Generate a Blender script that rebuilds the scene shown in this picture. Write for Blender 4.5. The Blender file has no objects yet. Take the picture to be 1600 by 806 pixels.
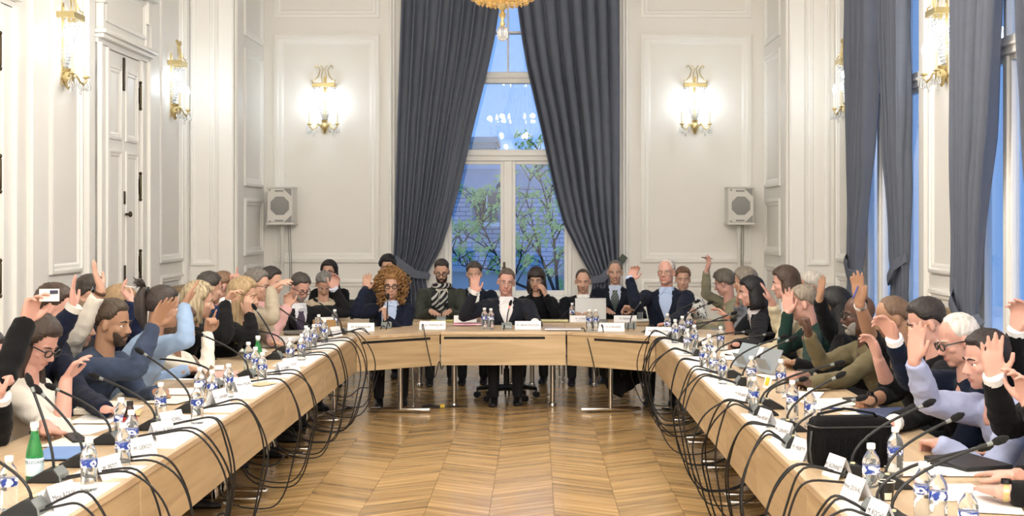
import bpy, math, random
import numpy as np
from mathutils import Vector, Matrix, noise
V = Vector
PI = math.pi
random.seed(7)
SC = bpy.context.scene
COL = SC.collection

# ------------------------------------------------------------------ camera, sky, exposure
F, CX, CY, EYE = 2133.333, 838.0, 348.0, 1.745      # focal length in px, vanishing point, eye height
def P(px, py, d):            # pixel at depth d
    return V(((px-CX)*d/F, d, EYE-(py-CY)*d/F))
def PZ(px, py, z=0.745):     # pixel on a horizontal plane
    d = (EYE-z)*F/(py-CY)
    return V(((px-CX)*d/F, d, z))
def DX(px, x):               # depth at which x shows at px
    return x*F/(px-CX)

cam_d = bpy.data.cameras.new('camera'); cam = bpy.data.objects.new('camera', cam_d); COL.objects.link(cam)
cam.location = (0, 0, EYE); cam.rotation_euler = (PI/2, 0, 0)
cam_d.sensor_width = 36; cam_d.lens = 48
cam_d.shift_x = -(CX-800)/1600; cam_d.shift_y = -(403-CY)/1600
cam_d.clip_start = 0.05; cam_d.clip_end = 300
SC.camera = cam

world = bpy.data.worlds.new('dusk_sky'); SC.world = world; world.use_nodes = True
nt = world.node_tree; nt.nodes.clear()
_o = nt.nodes.new('ShaderNodeOutputWorld'); _b = nt.nodes.new('ShaderNodeBackground')
_tc = nt.nodes.new('ShaderNodeTexCoord'); _sep = nt.nodes.new('ShaderNodeSeparateXYZ'); _r = nt.nodes.new('ShaderNodeValToRGB')
nt.links.new(_tc.outputs['Generated'], _sep.inputs[0]); nt.links.new(_sep.outputs['Z'], _r.inputs[0])
_r.color_ramp.elements[0].color = (0.22, 0.42, 0.84, 1); _r.color_ramp.elements[0].position = 0.0
_r.color_ramp.elements[1].color = (0.10, 0.26, 0.70, 1); _r.color_ramp.elements[1].position = 0.7
nt.links.new(_r.outputs[0], _b.inputs[0]); _b.inputs[1].default_value = 1.0
nt.links.new(_b.outputs[0], _o.inputs[0])

SC.view_settings.view_transform = 'Standard'; SC.view_settings.look = 'None'
SC.view_settings.gamma = 1; SC.view_settings.use_curve_mapping = False
SC.view_settings.exposure = 0.40
CHANDELIER_W, SCONCE_W = 330.0, 4.5

# ------------------------------------------------------------------ mesh building
class M:
    def __init__(s): s.v = []; s.f = []; s.mi = []
    def add(s, vs, fs, m=0):
        b = len(s.v); s.v += [tuple(x) for x in vs]
        for f in fs: s.f.append([i+b for i in f]); s.mi.append(m)
        return s
    def box(s, c, d, R=None, m=0):
        c = V(c); hx, hy, hz = d[0]/2, d[1]/2, d[2]/2
        vs = [V((x, y, z)) for x in (-hx, hx) for y in (-hy, hy) for z in (-hz, hz)]
        if R is not None: vs = [R @ p for p in vs]
        return s.add([p+c for p in vs], [(0,1,3,2),(4,6,7,5),(0,4,5,1),(2,3,7,6),(0,2,6,4),(1,5,7,3)], m)
    def bx(s, x0, x1, y0, y1, z0, z1, m=0):
        return s.box(((x0+x1)/2,(y0+y1)/2,(z0+z1)/2), (abs(x1-x0),abs(y1-y0),abs(z1-z0)), None, m)
    def rings(s, rs, m=0, cap=True, close=True):
        n = len(rs[0]); b = len(s.v)
        for r in rs: s.v += [tuple(p) for p in r]
        for i in range(len(rs)-1):
            for j in range(n if close else n-1):
                k = (j+1) % n
                s.f.append([b+i*n+j, b+i*n+k, b+(i+1)*n+k, b+(i+1)*n+j]); s.mi.append(m)
        if cap and close:
            s.f.append([b+j for j in range(n)][::-1]); s.mi.append(m)
            s.f.append([b+(len(rs)-1)*n+j for j in range(n)]); s.mi.append(m)
        return s
    def tube(s, pts, rad, n=8, m=0, flat=None, rnd=False):
        pts = [V(p) for p in pts]
        if not hasattr(rad, '__len__'): rad = [rad]*len(pts)
        rad = list(rad)
        if rnd:   # rounded ends
            a = (pts[0]-pts[1]).normalized(); b = (pts[-1]-pts[-2]).normalized()
            m0 = min(rad[0]) if hasattr(rad[0], '__len__') else rad[0]; m1 = min(rad[-1]) if hasattr(rad[-1], '__len__') else rad[-1]
            pts = [pts[0]+a*m0*.75, pts[0]+a*m0*.4]+pts+[pts[-1]+b*m1*.4, pts[-1]+b*m1*.75]
            sc_ = lambda r, k: tuple(x*k for x in r) if hasattr(r, '__len__') else r*k
            rad = [sc_(rad[0], .4), sc_(rad[0], .85)]+rad+[sc_(rad[-1], .85), sc_(rad[-1], .4)]
        t = (pts[1]-pts[0]).normalized()
        up = V((0,0,1)) if abs(t.z) < .9 else V((1,0,0))
        if flat is not None: up = V(flat)
        nrm = (up - t*up.dot(t)).normalized()
        rs = []
        for i, p in enumerate(pts):
            if i == 0: tt = pts[1]-pts[0]
            elif i == len(pts)-1: tt = pts[-1]-pts[-2]
            else: tt = (pts[i+1]-pts[i]).normalized()+(pts[i]-pts[i-1]).normalized()
            if tt.length < 1e-9: tt = t
            tt = tt.normalized()
            nrm = nrm - tt*nrm.dot(tt)
            if nrm.length < 1e-6: nrm = tt.orthogonal()
            nrm.normalize(); bn = tt.cross(nrm)
            r = rad[i]; ra, rb = r if hasattr(r, '__len__') else (r, r)
            rs.append([p+nrm*ra*math.cos(2*PI*k/n)+bn*rb*math.sin(2*PI*k/n) for k in range(n)])
        return s.rings(rs, m)
    def ell(s, c, r, R=None, nu=14, nv=9, m=0):
        c = V(c); vs = []; fs = []
        if not hasattr(r, '__len__'): r = (r, r, r)
        def q(x): return (R @ x if R is not None else x)+c
        vs.append(q(V((0,0,-r[2]))))
        for i in range(1, nv):
            a = -PI/2+PI*i/nv
            for j in range(nu):
                b = 2*PI*j/nu
                vs.append(q(V((r[0]*math.cos(a)*math.cos(b), r[1]*math.cos(a)*math.sin(b), r[2]*math.sin(a)))))
        vs.append(q(V((0,0,r[2])))); L = len(vs)-1
        for j in range(nu):
            k = (j+1) % nu
            fs.append((0, 1+k, 1+j)); fs.append((L, 1+(nv-2)*nu+j, 1+(nv-2)*nu+k))
            for i in range(nv-2): fs.append((1+i*nu+j, 1+i*nu+k, 1+(i+1)*nu+k, 1+(i+1)*nu+j))
        return s.add(vs, fs, m)
    def lathe(s, prof, c=(0,0,0), n=16, m=0, R=None):
        c = V(c); rs = []
        for r, z in prof:
            ring = [V((max(r,1e-4)*math.cos(2*PI*k/n), max(r,1e-4)*math.sin(2*PI*k/n), z)) for k in range(n)]
            rs.append([(R @ p if R is not None else p)+c for p in ring])
        return s.rings(rs, m)
    def torus(s, c, R_, r, n=16, k=6, rot=None, m=0, sx=1, sy=1):
        c = V(c); b = len(s.v)
        for i in range(n):
            a = 2*PI*i/n
            for j in range(k):
                t = 2*PI*j/k
                p = V(((R_*sx+r*math.cos(t))*math.cos(a), (R_*sy+r*math.cos(t))*math.sin(a), r*math.sin(t)))
                s.v.append(tuple((rot @ p if rot is not None else p)+c))
        for i in range(n):
            for j in range(k):
                s.f.append([b+i*k+j, b+((i+1)%n)*k+j, b+((i+1)%n)*k+(j+1)%k, b+i*k+(j+1)%k]); s.mi.append(m)
        return s
    def prism(s, poly, z0, z1, m=0):     # ccw polygon in xy
        n = len(poly)
        vs = [(x, y, z0) for x, y in poly]+[(x, y, z1) for x, y in poly]
        fs = [tuple(range(n))[::-1], tuple(range(n, 2*n))]+[(i, (i+1)%n, n+(i+1)%n, n+i) for i in range(n)]
        return s.add(vs, fs, m)
    def xf(s, fn): s.v = [tuple(fn(V(p))) for p in s.v]; return s
    def mesh(s, name, mats, smooth=35):
        me = bpy.data.meshes.new(name); me.from_pydata(s.v, [], s.f)
        for m in (mats if isinstance(mats, (list, tuple)) else [mats]): me.materials.append(m)
        if any(s.mi): me.polygons.foreach_set('material_index', s.mi)
        if smooth:
            me.polygons.foreach_set('use_smooth', [True]*len(s.f))
            me.update()
            if smooth < 180: me.set_sharp_from_angle(angle=math.radians(smooth))
        me.update(); return me
    def build(s, name, mats, parent=None, smooth=35, bev=0, loc=None):
        o = bpy.data.objects.new(name, s.mesh(name, mats, smooth)); COL.objects.link(o)
        if parent is not None: o.parent = parent
        if loc is not None: o.location = loc
        if bev:
            b = o.modifiers.new('bevel', 'BEVEL'); b.width = bev; b.segments = 2; b.limit_method = 'ANGLE'
        return o
def rotz(a): return Matrix.Rotation(a, 3, 'Z')
def rotx(a): return Matrix.Rotation(a, 3, 'X')
def roty(a): return Matrix.Rotation(a, 3, 'Y')
def tag(o, label=None, cat=None, group=None, kind=None):
    if label: o['label'] = label
    if cat: o['category'] = cat
    if group: o['group'] = group
    if kind: o['kind'] = kind
    return o
def empty(name, loc, rz=0, label=None, cat=None, group=None):
    o = bpy.data.objects.new(name, None); COL.objects.link(o); o.empty_display_size = .1
    o.location = loc; o.rotation_euler = (0, 0, rz); return tag(o, label, cat, group)
KIDS = {}
def copy_tree(o, parent=None):
    c = o.copy(); COL.objects.link(c)
    if parent is not None: c.parent = parent
    for ch in list(o.children): copy_tree(ch, c)
    return c
def ordinal(i): return ['first','second','third','fourth','fifth','sixth','seventh','eighth','ninth','tenth','eleventh','twelfth','thirteenth','fourteenth','fifteenth','sixteenth','seventeenth','eighteenth','nineteenth','twentieth','twenty-first','twenty-second','twenty-third','twenty-fourth','twenty-fifth','twenty-sixth','twenty-seventh','twenty-eighth','twenty-ninth','thirtieth'][i]

# ------------------------------------------------------------------ materials
def lin(h):
    h = h.lstrip('#'); c = [int(h[i:i+2], 16)/255 for i in (0, 2, 4)]
    return tuple(x/12.92 if x <= .04045 else ((x+.055)/1.055)**2.4 for x in c)+(1,)
_MC = {}
def mat(name, hexc, rough=.6, metal=0, var=.0, vs=8, bump=0, bs=60, trans=0, ior=1.45, emit=0, spec=.5, sheen=0, coat=0, alpha=1, sss=0, emc=None):
    if name in _MC: return _MC[name]
    m = bpy.data.materials.new(name); m.use_nodes = True; nt = m.node_tree; b = nt.nodes['Principled BSDF']
    c = lin(hexc) if isinstance(hexc, str) else hexc
    b.inputs['Base Color'].default_value = c; b.inputs['Roughness'].default_value = rough; b.inputs['Metallic'].default_value = metal
    b.inputs['IOR'].default_value = ior; b.inputs['Transmission Weight'].default_value = trans
    b.inputs['Specular IOR Level'].default_value = spec; b.inputs['Sheen Weight'].default_value = sheen; b.inputs['Coat Weight'].default_value = coat
    b.inputs['Alpha'].default_value = alpha
    if sss: b.inputs['Subsurface Weight'].default_value = sss; b.inputs['Subsurface Radius'].default_value = (.02, .008, .005); b.inputs['Subsurface Scale'].default_value = .4
    if emit: b.inputs['Emission Color'].default_value = emc or c; b.inputs['Emission Strength'].default_value = emit
    if var or bump:
        tc = nt.nodes.new('ShaderNodeTexCoord')
        if var:
            n = nt.nodes.new('ShaderNodeTexNoise'); n.inputs['Scale'].default_value = vs; n.inputs['Detail'].default_value = 4
            nt.links.new(tc.outputs['Object'], n.inputs['Vector'])
            mx = nt.nodes.new('ShaderNodeMix'); mx.data_type = 'RGBA'
            mx.inputs['A'].default_value = tuple(x*(1-var) for x in c[:3])+(1,); mx.inputs['B'].default_value = tuple(min(1, x*(1+var)) for x in c[:3])+(1,)
            nt.links.new(n.outputs['Fac'], mx.inputs['Factor']); nt.links.new(mx.outputs['Result'], b.inputs['Base Color'])
        if bump:
            n2 = nt.nodes.new('ShaderNodeTexNoise'); n2.inputs['Scale'].default_value = bs; n2.inputs['Detail'].default_value = 3
            nt.links.new(tc.outputs['Object'], n2.inputs['Vector'])
            bp = nt.nodes.new('ShaderNodeBump'); bp.inputs['Strength'].default_value = bump; bp.inputs['Distance'].default_value = .01
            nt.links.new(n2.outputs['Fac'], bp.inputs['Height']); nt.links.new(bp.outputs['Normal'], b.inputs['Normal'])
    _MC[name] = m; return m
def wood(name, dark, light, rough=.4, sc=(1.2, 14, 14), per='obj', amt=.35, coat=0):
    m = bpy.data.materials.new(name); m.use_nodes = True; nt = m.node_tree; b = nt.nodes['Principled BSDF']
    N = nt.nodes.new; Lk = nt.links.new
    tc = N('ShaderNodeTexCoord'); mp = N('ShaderNodeMapping'); mp.inputs['Scale'].default_value = sc
    Lk(tc.outputs['Object'], mp.inputs['Vector'])
    rnd = N('ShaderNodeObjectInfo').outputs['Random'] if per == 'obj' else N('ShaderNodeNewGeometry').outputs['Random Per Island']
    ad = N('ShaderNodeVectorMath'); ad.operation = 'ADD'; mu = N('ShaderNodeMath'); mu.operation = 'MULTIPLY'; mu.inputs[1].default_value = 37
    Lk(rnd, mu.inputs[0]); Lk(mp.outputs[0], ad.inputs[0]); Lk(mu.outputs[0], ad.inputs[1])
    n = N('ShaderNodeTexNoise'); n.inputs['Scale'].default_value = 1.6; n.inputs['Detail'].default_value = 6; n.inputs['Distortion'].default_value = .6
    Lk(ad.outputs[0], n.inputs['Vector'])
    r = N('ShaderNodeValToRGB'); r.color_ramp.elements[0].position = .3; r.color_ramp.elements[1].position = .72
    r.color_ramp.elements[0].color = lin(dark); r.color_ramp.elements[1].color = lin(light); Lk(n.outputs['Fac'], r.inputs[0])
    hs = N('ShaderNodeHueSaturation'); mr = N('ShaderNodeMapRange'); mr.inputs['To Min'].default_value = 1-amt*.5; mr.inputs['To Max'].default_value = 1+amt*.35
    Lk(rnd, mr.inputs['Value']); Lk(mr.outputs[0], hs.inputs['Value']); Lk(r.outputs[0], hs.inputs['Color']); Lk(hs.outputs[0], b.inputs['Base Color'])
    b.inputs['Roughness'].default_value = rough; b.inputs['Coat Weight'].default_value = coat; b.inputs['Coat Roughness'].default_value = .15
    bp = N('ShaderNodeBump'); bp.inputs['Strength'].default_value = .12; bp.inputs['Distance'].default_value = .003
    Lk(n.outputs['Fac'], bp.inputs['Height']); Lk(bp.outputs[0], b.inputs['Normal'])
    return m
# ------------------------------------------------------------------ the room
XL, XR, DA, DB, XAL, XAR, HC = -4.15, 3.53, 16.2, 18.0, -3.59, 3.0, 6.2
W_PAINT = mat('wall_paint', '#ECE9E2', .55, var=.02, vs=3, bump=.04, bs=90)
W_TRIM = mat('trim_paint', '#F0EEE8', .42, var=.015, vs=5)
C_PAINT = mat('ceiling_paint', '#F2EFE8', .8, var=.02)
BRASS = mat('aged_brass', '#8A7440', .35, metal=.9, var=.25, vs=30)
BRONZE = mat('dark_bronze', '#4A4030', .45, metal=.8, var=.2, vs=40)
GOLD = mat('gilt', '#CDB985', .32, metal=.8, var=.15, vs=40)
CHROME = mat('chrome', '#C9C6C2', .14, metal=1)
BLACKP = mat('black_plastic', '#17181A', .45, var=.1, vs=30)
DARKP = mat('dark_grey_plastic', '#3A3C3B', .45, var=.08, vs=30)

def glass_mat():
    m = bpy.data.materials.new('window_glass'); m.use_nodes = True; nt = m.node_tree; nt.nodes.clear()
    o = nt.nodes.new('ShaderNodeOutputMaterial'); mx = nt.nodes.new('ShaderNodeMixShader'); t = nt.nodes.new('ShaderNodeBsdfTransparent'); g = nt.nodes.new('ShaderNodeBsdfGlossy'); fr = nt.nodes.new('ShaderNodeFresnel')
    ge = nt.nodes.new('ShaderNodeNewGeometry'); mt = nt.nodes.new('ShaderNodeMath'); mt.operation = 'MULTIPLY_ADD'; mt.inputs[1].default_value = 1/1.5-1.5; mt.inputs[2].default_value = 1.5; nt.links.new(ge.outputs['Backfacing'], mt.inputs[0]); nt.links.new(mt.outputs[0], fr.inputs['IOR']); g.inputs['Roughness'].default_value = .01; t.inputs[0].default_value = (.97,.98,.99,1)
    nt.links.new(fr.outputs[0], mx.inputs[0]); nt.links.new(t.outputs[0], mx.inputs[1]); nt.links.new(g.outputs[0], mx.inputs[2]); nt.links.new(mx.outputs[0], o.inputs[0]); return m
GLASS = glass_mat()

def struct(mm, name, mats, parent=None, smooth=35, bev=0):
    o = mm.build(name, mats, parent, smooth, bev)
    if parent is None: o['kind'] = 'structure'
    return o
def sempty(name):
    o = bpy.data.objects.new(name, None); COL.objects.link(o); o['kind'] = 'structure'; return o

# floor: chevron parquet
FLOOR_W = {s: wood('oak_parquet', '#9B794D', '#CBA874', .24, (1.0, 13, 9), 'obj', .5) for s in (-1, 1)}
FLOOR_S = {s: wood('oak_parquet_far', '#9B794D', '#CBA874', .24, (1.0, 13, 9), 'isl', .5) for s in (-1, 1)}
for _d in (FLOOR_W, FLOOR_S):
    for _s, _m in _d.items():
        _m.node_tree.nodes['Principled BSDF'].inputs['Coat Weight'].default_value = .3
        _mp0 = _m.node_tree.nodes['Mapping']; _mp0.vector_type = 'TEXTURE'; _mp0.inputs['Scale'].default_value = (1, 1/13, 1/9); _mp0.inputs['Rotation'].default_value = (0, 0, _s*math.atan(.62))
fl = M(); fl.bx(-4.6, 4.2, -4, 18.4, -.16, -.021); floor = struct(fl, 'floor', mat('floor_joint', '#3B2A1B', .8))
STRIP, PITCH, SL = .39, .10, .62
def plank_mesh(sg):
    m = M(); h = STRIP/2-.0012; g = PITCH/2-.0022
    m.prism([(-h, -sg*h*SL-g), (h, sg*h*SL-g), (h, sg*h*SL+g), (-h, -sg*h*SL+g)], -.021, 0); return m
PM = {s: plank_mesh(s).mesh('plank', FLOOR_W[s], 0) for s in (-1, 1)}
cands = []
for k in range(-11, 9):
    xc = .107+STRIP*(k+.5); sg = 1 if k % 2 else -1
    for i in range(-10, 200):
        y = i*PITCH+(k*.37 % PITCH)
        if -2.8 < y < 17.9 and -4.1 < xc < 3.5: cands.append((xc, y, sg))
def _vis(c): return -1.75 < c[0] < 1.25 and c[1] > 7.75
near = sorted([c for c in cands if _vis(c)], key=lambda c: c[1])[:290]; ns = set(near)
for x, y, sg in near:
    o = bpy.data.objects.new('plank', PM[sg]); COL.objects.link(o); o.parent = floor; o.location = (x, y, random.uniform(-.0008, .0004))
fs = M()
for c in cands:
    if c in ns: continue
    x, y, sg = c; h = STRIP/2-.0012; g = PITCH/2-.0022
    fs.prism([(x-h, y-sg*h*SL-g), (x+h, y+sg*h*SL-g), (x+h, y+sg*h*SL+g), (x-h, y-sg*h*SL+g)], -.021, 0, 0 if sg < 0 else 1)
o = fs.build('parquet', [FLOOR_S[-1], FLOOR_S[1]], floor, 0); o['kind'] = 'stuff'

cl = M(); cl.bx(-4.6, 4.2, -4, 18.4, HC, HC+.2); struct(cl, 'ceiling', C_PAINT)
wl = M(); wl.bx(XL-.25, XL, -4, DA, 0, HC); wall_left = struct(wl, 'wall_left', W_PAINT)
wl = M(); wl.bx(XL-.25, XAL, DA, DB+.3, 0, HC); wall_corner_left = struct(wl, 'wall_corner_left', W_PAINT)
WINA, WINB, WINC = (12.5, 14.7), (8.7, 10.9), (4.9, 7.1); WZ0, WZ1 = .45, 5.1
wr = M(); ys = [-4, WINC[0], WINC[1], WINB[0], WINB[1], WINA[0], WINA[1], DA]
for i in range(0, 8, 2): wr.bx(XR, XR+.11, ys[i], ys[i+1], 0, HC)
for a, b in (WINA, WINB, WINC): wr.bx(XR, XR+.11, a, b, 0, WZ0); wr.bx(XR, XR+.11, a, b, WZ1, HC)
wall_right = struct(wr, 'wall_right', W_PAINT)
wr = M(); wr.bx(XAR, XR+.11, DA, DB+.3, 0, HC); wall_corner_right = struct(wr, 'wall_corner_right', W_PAINT)
WBX = (-1.22, .47); BZ0, BZ1 = .72, 5.4
wb = M(); wb.bx(XAL, WBX[0], DB, DB+.3, 0, HC); wb.bx(WBX[1], XAR, DB, DB+.3, 0, HC); wb.bx(WBX[0], WBX[1], DB, DB+.3, 0, BZ0); wb.bx(WBX[0], WBX[1], DB, DB+.3, BZ1, HC)
wall_back = struct(wb, 'wall_back', W_PAINT)
wf = M(); wf.bx(-4.6, 4.2, -4.2, -4, 0, HC); struct(wf, 'wall_front', W_PAINT)

def frame(parent, O, U, Nn, u0, u1, z0, z1, w=.06, p=.03, name='panel_molding'):
    O, U, Nn = V(O), V(U), V(Nn); m = M(); L = []
    for i, h in ((0,0),(0,p*.8),(w*.15,p),(w*.4,p),(w*.5,p*.5),(w*.8,p*.45),(w*.9,p*.2),(w,0.0)):
        L.append([O+U*(u0+i)+V((0,0,z0+i))+Nn*h, O+U*(u1-i)+V((0,0,z0+i))+Nn*h, O+U*(u1-i)+V((0,0,z1-i))+Nn*h, O+U*(u0+i)+V((0,0,z1-i))+Nn*h])
    m.rings(L, cap=False); return m.build(name, W_TRIM, parent, 30)
def pilaster(parent, O, U, Nn, u0, u1, z0, z1, p=.04, name='pilaster'):
    O, U, Nn = V(O), V(U), V(Nn); m = M(); q = lambda a, b, z: O+U*a+Nn*b+V((0,0,z)); e = .02
    poly = [(u0, 0), (u0, p*.6), (u0+e, p), (u1-e, p), (u1, p*.6), (u1, 0)]
    m.rings([[q(a, b, z) for a, b in poly] for z in (z0, z1)]); return m.build(name, W_TRIM, parent, 20)
# back wall panels
Ob, Ub, Nb = (0, DB, 0), (1,0,0), (0,-1,0)
def xb(px): return (px-CX)*DB/F
def zb(py): return EYE-(py-CY)*DB/F
for a, b in ((428, 593), (1001, 1174)):
    frame(wall_back, Ob, Ub, Nb, xb(a), xb(b), zb(410), zb(54), .13, .035)
    frame(wall_back, Ob, Ub, Nb, xb(a), xb(b), zb(28), 5.7, .11, .035)
    frame(wall_back, Ob, Ub, Nb, xb(a), xb(b), .25, zb(436), .11, .035)
# window surround moulding on the back wall
frame(wall_back, Ob, Ub, Nb, xb(608), xb(982), .0, 5.75, .09, .05, 'window_surround')
# corner returns (face the room) and alcove sides
Or = (0, DA, 0)
for x0, x1, p0, p1 in ((XL, XAL, 297, 343), (XAR, XR, 1262, 1301)):
    X = lambda px: (px-CX)*DA/F
    w = wall_corner_left if x0 < 0 else wall_corner_right
    a, b = (x0+.05, XAL-.22) if x0 < 0 else (XAR+.22, x1-.05)
    frame(w, Or, Ub, Nb, a, b, 1.24, 5.6, .07, .03); frame(w, Or, Ub, Nb, a, b, .25, 1.05, .07, .03)
    pilaster(w, Or, Ub, Nb, *((XAL-.19, XAL-.0) if x0 < 0 else (XAR, XAR+.19)), 0, HC, .03)
for O, U, Nn, w in (((XAL, DA, 0), (0,1,0), (1,0,0), wall_corner_left), ((XAR, DA, 0), (0,1,0), (-1,0,0), wall_corner_right)):
    for z0, z1 in ((.25, 1.22), (1.34, 2.05), (2.2, 3.9), (4.05, 5.6)): frame(w, O, U, Nn, .55, 1.65, z0, z1, .10, .03)
    pilaster(w, O, U, Nn, .06, .42, 0, HC, .03)
# side wall panels
for (a, b) in ((11.62, 12.42), (15.0, 15.95), (7.2, 8.2)):
    frame(wall_left, (XL,0,0), (0,1,0), (1,0,0), a, b, 1.30, 5.6, .09, .035); frame(wall_left, (XL,0,0), (0,1,0), (1,0,0), a, b, .25, 1.16, .09, .035)
for (a, b) in ((11.12, 11.5), (12.52, 12.72), (14.55, 14.9), (16.02, 16.18)):
    pilaster(wall_left, (XL,0,0), (0,1,0), (1,0,0), a, b, 0, HC, .045)
for (a, b) in ((15.0, 15.98), (11.25, 12.2), (7.5, 8.3)):
    frame(wall_right, (XR,0,0), (0,1,0), (-1,0,0), a, b, 1.30, 5.6, .09, .035); frame(wall_right, (XR,0,0), (0,1,0), (-1,0,0), a, b, .25, 1.16, .09, .035)
for (a, b) in ((14.72, 14.92), (12.28, 12.48), (10.92, 11.14)):
    pilaster(wall_right, (XR,0,0), (0,1,0), (-1,0,0), a, b, 0, HC, .04)
# baseboards and cornices
bb = M(); bb.bx(XAL, WBX[0], DB-.025, DB, 0, .2); bb.bx(WBX[1], XAR, DB-.025, DB, 0, .2); bb.bx(WBX[0], WBX[1], DB-.025, DB, 0, .2); struct(bb, 'baseboard_back', W_TRIM)
bb = M(); bb.bx(XL, XL+.025, -4, 13.05-.3, 0, .22); bb.bx(XL, XL+.025, 14.46, DA, 0, .22); bb.bx(XL, XAL, DA-.025, DA, 0, .22); struct(bb, 'baseboard_left', W_TRIM)
bb = M(); bb.bx(XR-.025, XR, -4, DA, 0, .22); bb.bx(XAR, XR, DA-.025, DA, 0, .22); struct(bb, 'baseboard_right', W_TRIM)
def cornice(n, pts_fn, y0, y1):
    m = M(); m.rings([[pts_fn(a, b, y) for a, b in ((0,0),(.30,0),(.30,-.05),(.22,-.10),(.12,-.16),(.08,-.28),(0,-.34))] for y in (y0, y1)]); struct(m, n, W_TRIM)
cornice('trim_1', lambda a, b, y: V((XL+a, y, HC+b)), -4, DA); cornice('trim_2', lambda a, b, y: V((XR-a, y, HC+b)), -4, DA)
cornice('trim_3', lambda a, b, y: V((y, DB-a, HC+b)), XAL, XAR)

# doors on the left wall
def door(n, y0, y1, zt):
    r = sempty('door_%d' % n); X = XL; c = M()
    for a, b in ((y0-.29, y0), (y1, y1+.29)):
        c.bx(X, X+.05, a, b, 0, zt+.02); c.bx(X, X+.085, *( (a, a+.06) if a < y0 else (b-.06, b)), 0, zt+.02); c.bx(X, X+.07, *((b-.05, b) if a < y0 else (a, a+.05)), 0, zt)
    c.bx(X, X+.05, y0-.29, y1+.29, zt, zt+.10)
    c.build('casing', W_TRIM, r, 20, .006)
    c = M(); c.bx(X, X+.14, y0-.34, y1+.34, zt+.10, zt+.14); c.bx(X, X+.11, y0-.31, y1+.31, zt+.06, zt+.10); c.build('door_cornice', W_TRIM, r, 20, .01)
    c = M(); c.bx(X, X+.05, y0-.2, y1+.2, zt+.14, zt+1.35); c.build('overdoor_panel', W_TRIM, r, 20)
    frame(r, (X+.05, 0, 0), (0,1,0), (1,0,0), y0-.12, y1+.12, zt+.24, zt+.62, .05, .025); frame(r, (X+.05, 0, 0), (0,1,0), (1,0,0), y0-.12, y1+.12, zt+.72, zt+1.25, .05, .025)
    c = M(); c.bx(X, X+.16, y0-.32, y1+.32, zt+.64, zt+.68); c.build('ledge', W_TRIM, r, 20, .012)
    for s in (-1, 1):
        b = M(); yy = y0-.17 if s < 0 else y1+.17; b.bx(X, X+.10, yy-.06, yy+.06, zt+.40, zt+.64); b.bx(X, X+.075, yy-.045, yy+.045, zt+.14, zt+.40); b.build('bracket', W_TRIM, r, 20, .012)
    ym = (y0+y1)/2
    for k, (a, b) in enumerate(((y0, ym-.004), (ym+.004, y1))):
        lf = M(); lf.bx(X, X+.03, a, b, .01, zt-.005); L = lf.build('door_leaf', W_TRIM, r, 20, .003)
        for z0, z1 in ((2.56, zt-.14), (.95, 2.46), (.2, .85)): frame(L, (X+.03, 0, 0), (0,1,0), (1,0,0), a+.07, b-.07, z0, z1, .07, .018)
        hy = a if k == 0 else b
        for z in (.35, 1.32, 2.12, zt-.36):
            h = M(); h.tube([V((X+.045, hy, z-.11)), V((X+.045, hy, z+.11))], .014, 8, rnd=True); h.ell((X+.045, hy, z+.135), .018); h.ell((X+.045, hy, z-.135), .018); h.bx(X+.03, X+.034, hy-.03, hy+.03, z-.08, z+.08); h.build('hinge', BRONZE, L)
        if k == 1:
            h = M(); h.bx(X+.03, X+.042, a+.015, a+.06, 1.03, 1.32); h.build('lock_plate', BRONZE, L, 30, .004)
            h = M(); h.tube([V((X+.04, a+.04, 1.83)), V((X+.08, a+.04, 1.83))], .012, 8); h.ell((X+.09, a+.04, 1.83), (.02,.03,.03)); h.build('knob', BRONZE, L)
            h = M(); h.bx(X+.03, X+.045, a+.01, a+.04, 1.93, 2.06); h.build('latch_plate', BRONZE, L, 30, .004)
            h = M(); h.bx(X+.03, X+.05, a-.02, a+.02, zt-.36, zt-.03); h.build('bolt', BRONZE, L, 30, .004)
door(1, 9.35, 10.45, 3.42); door(2, 13.06, 14.16, 3.42)

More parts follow.
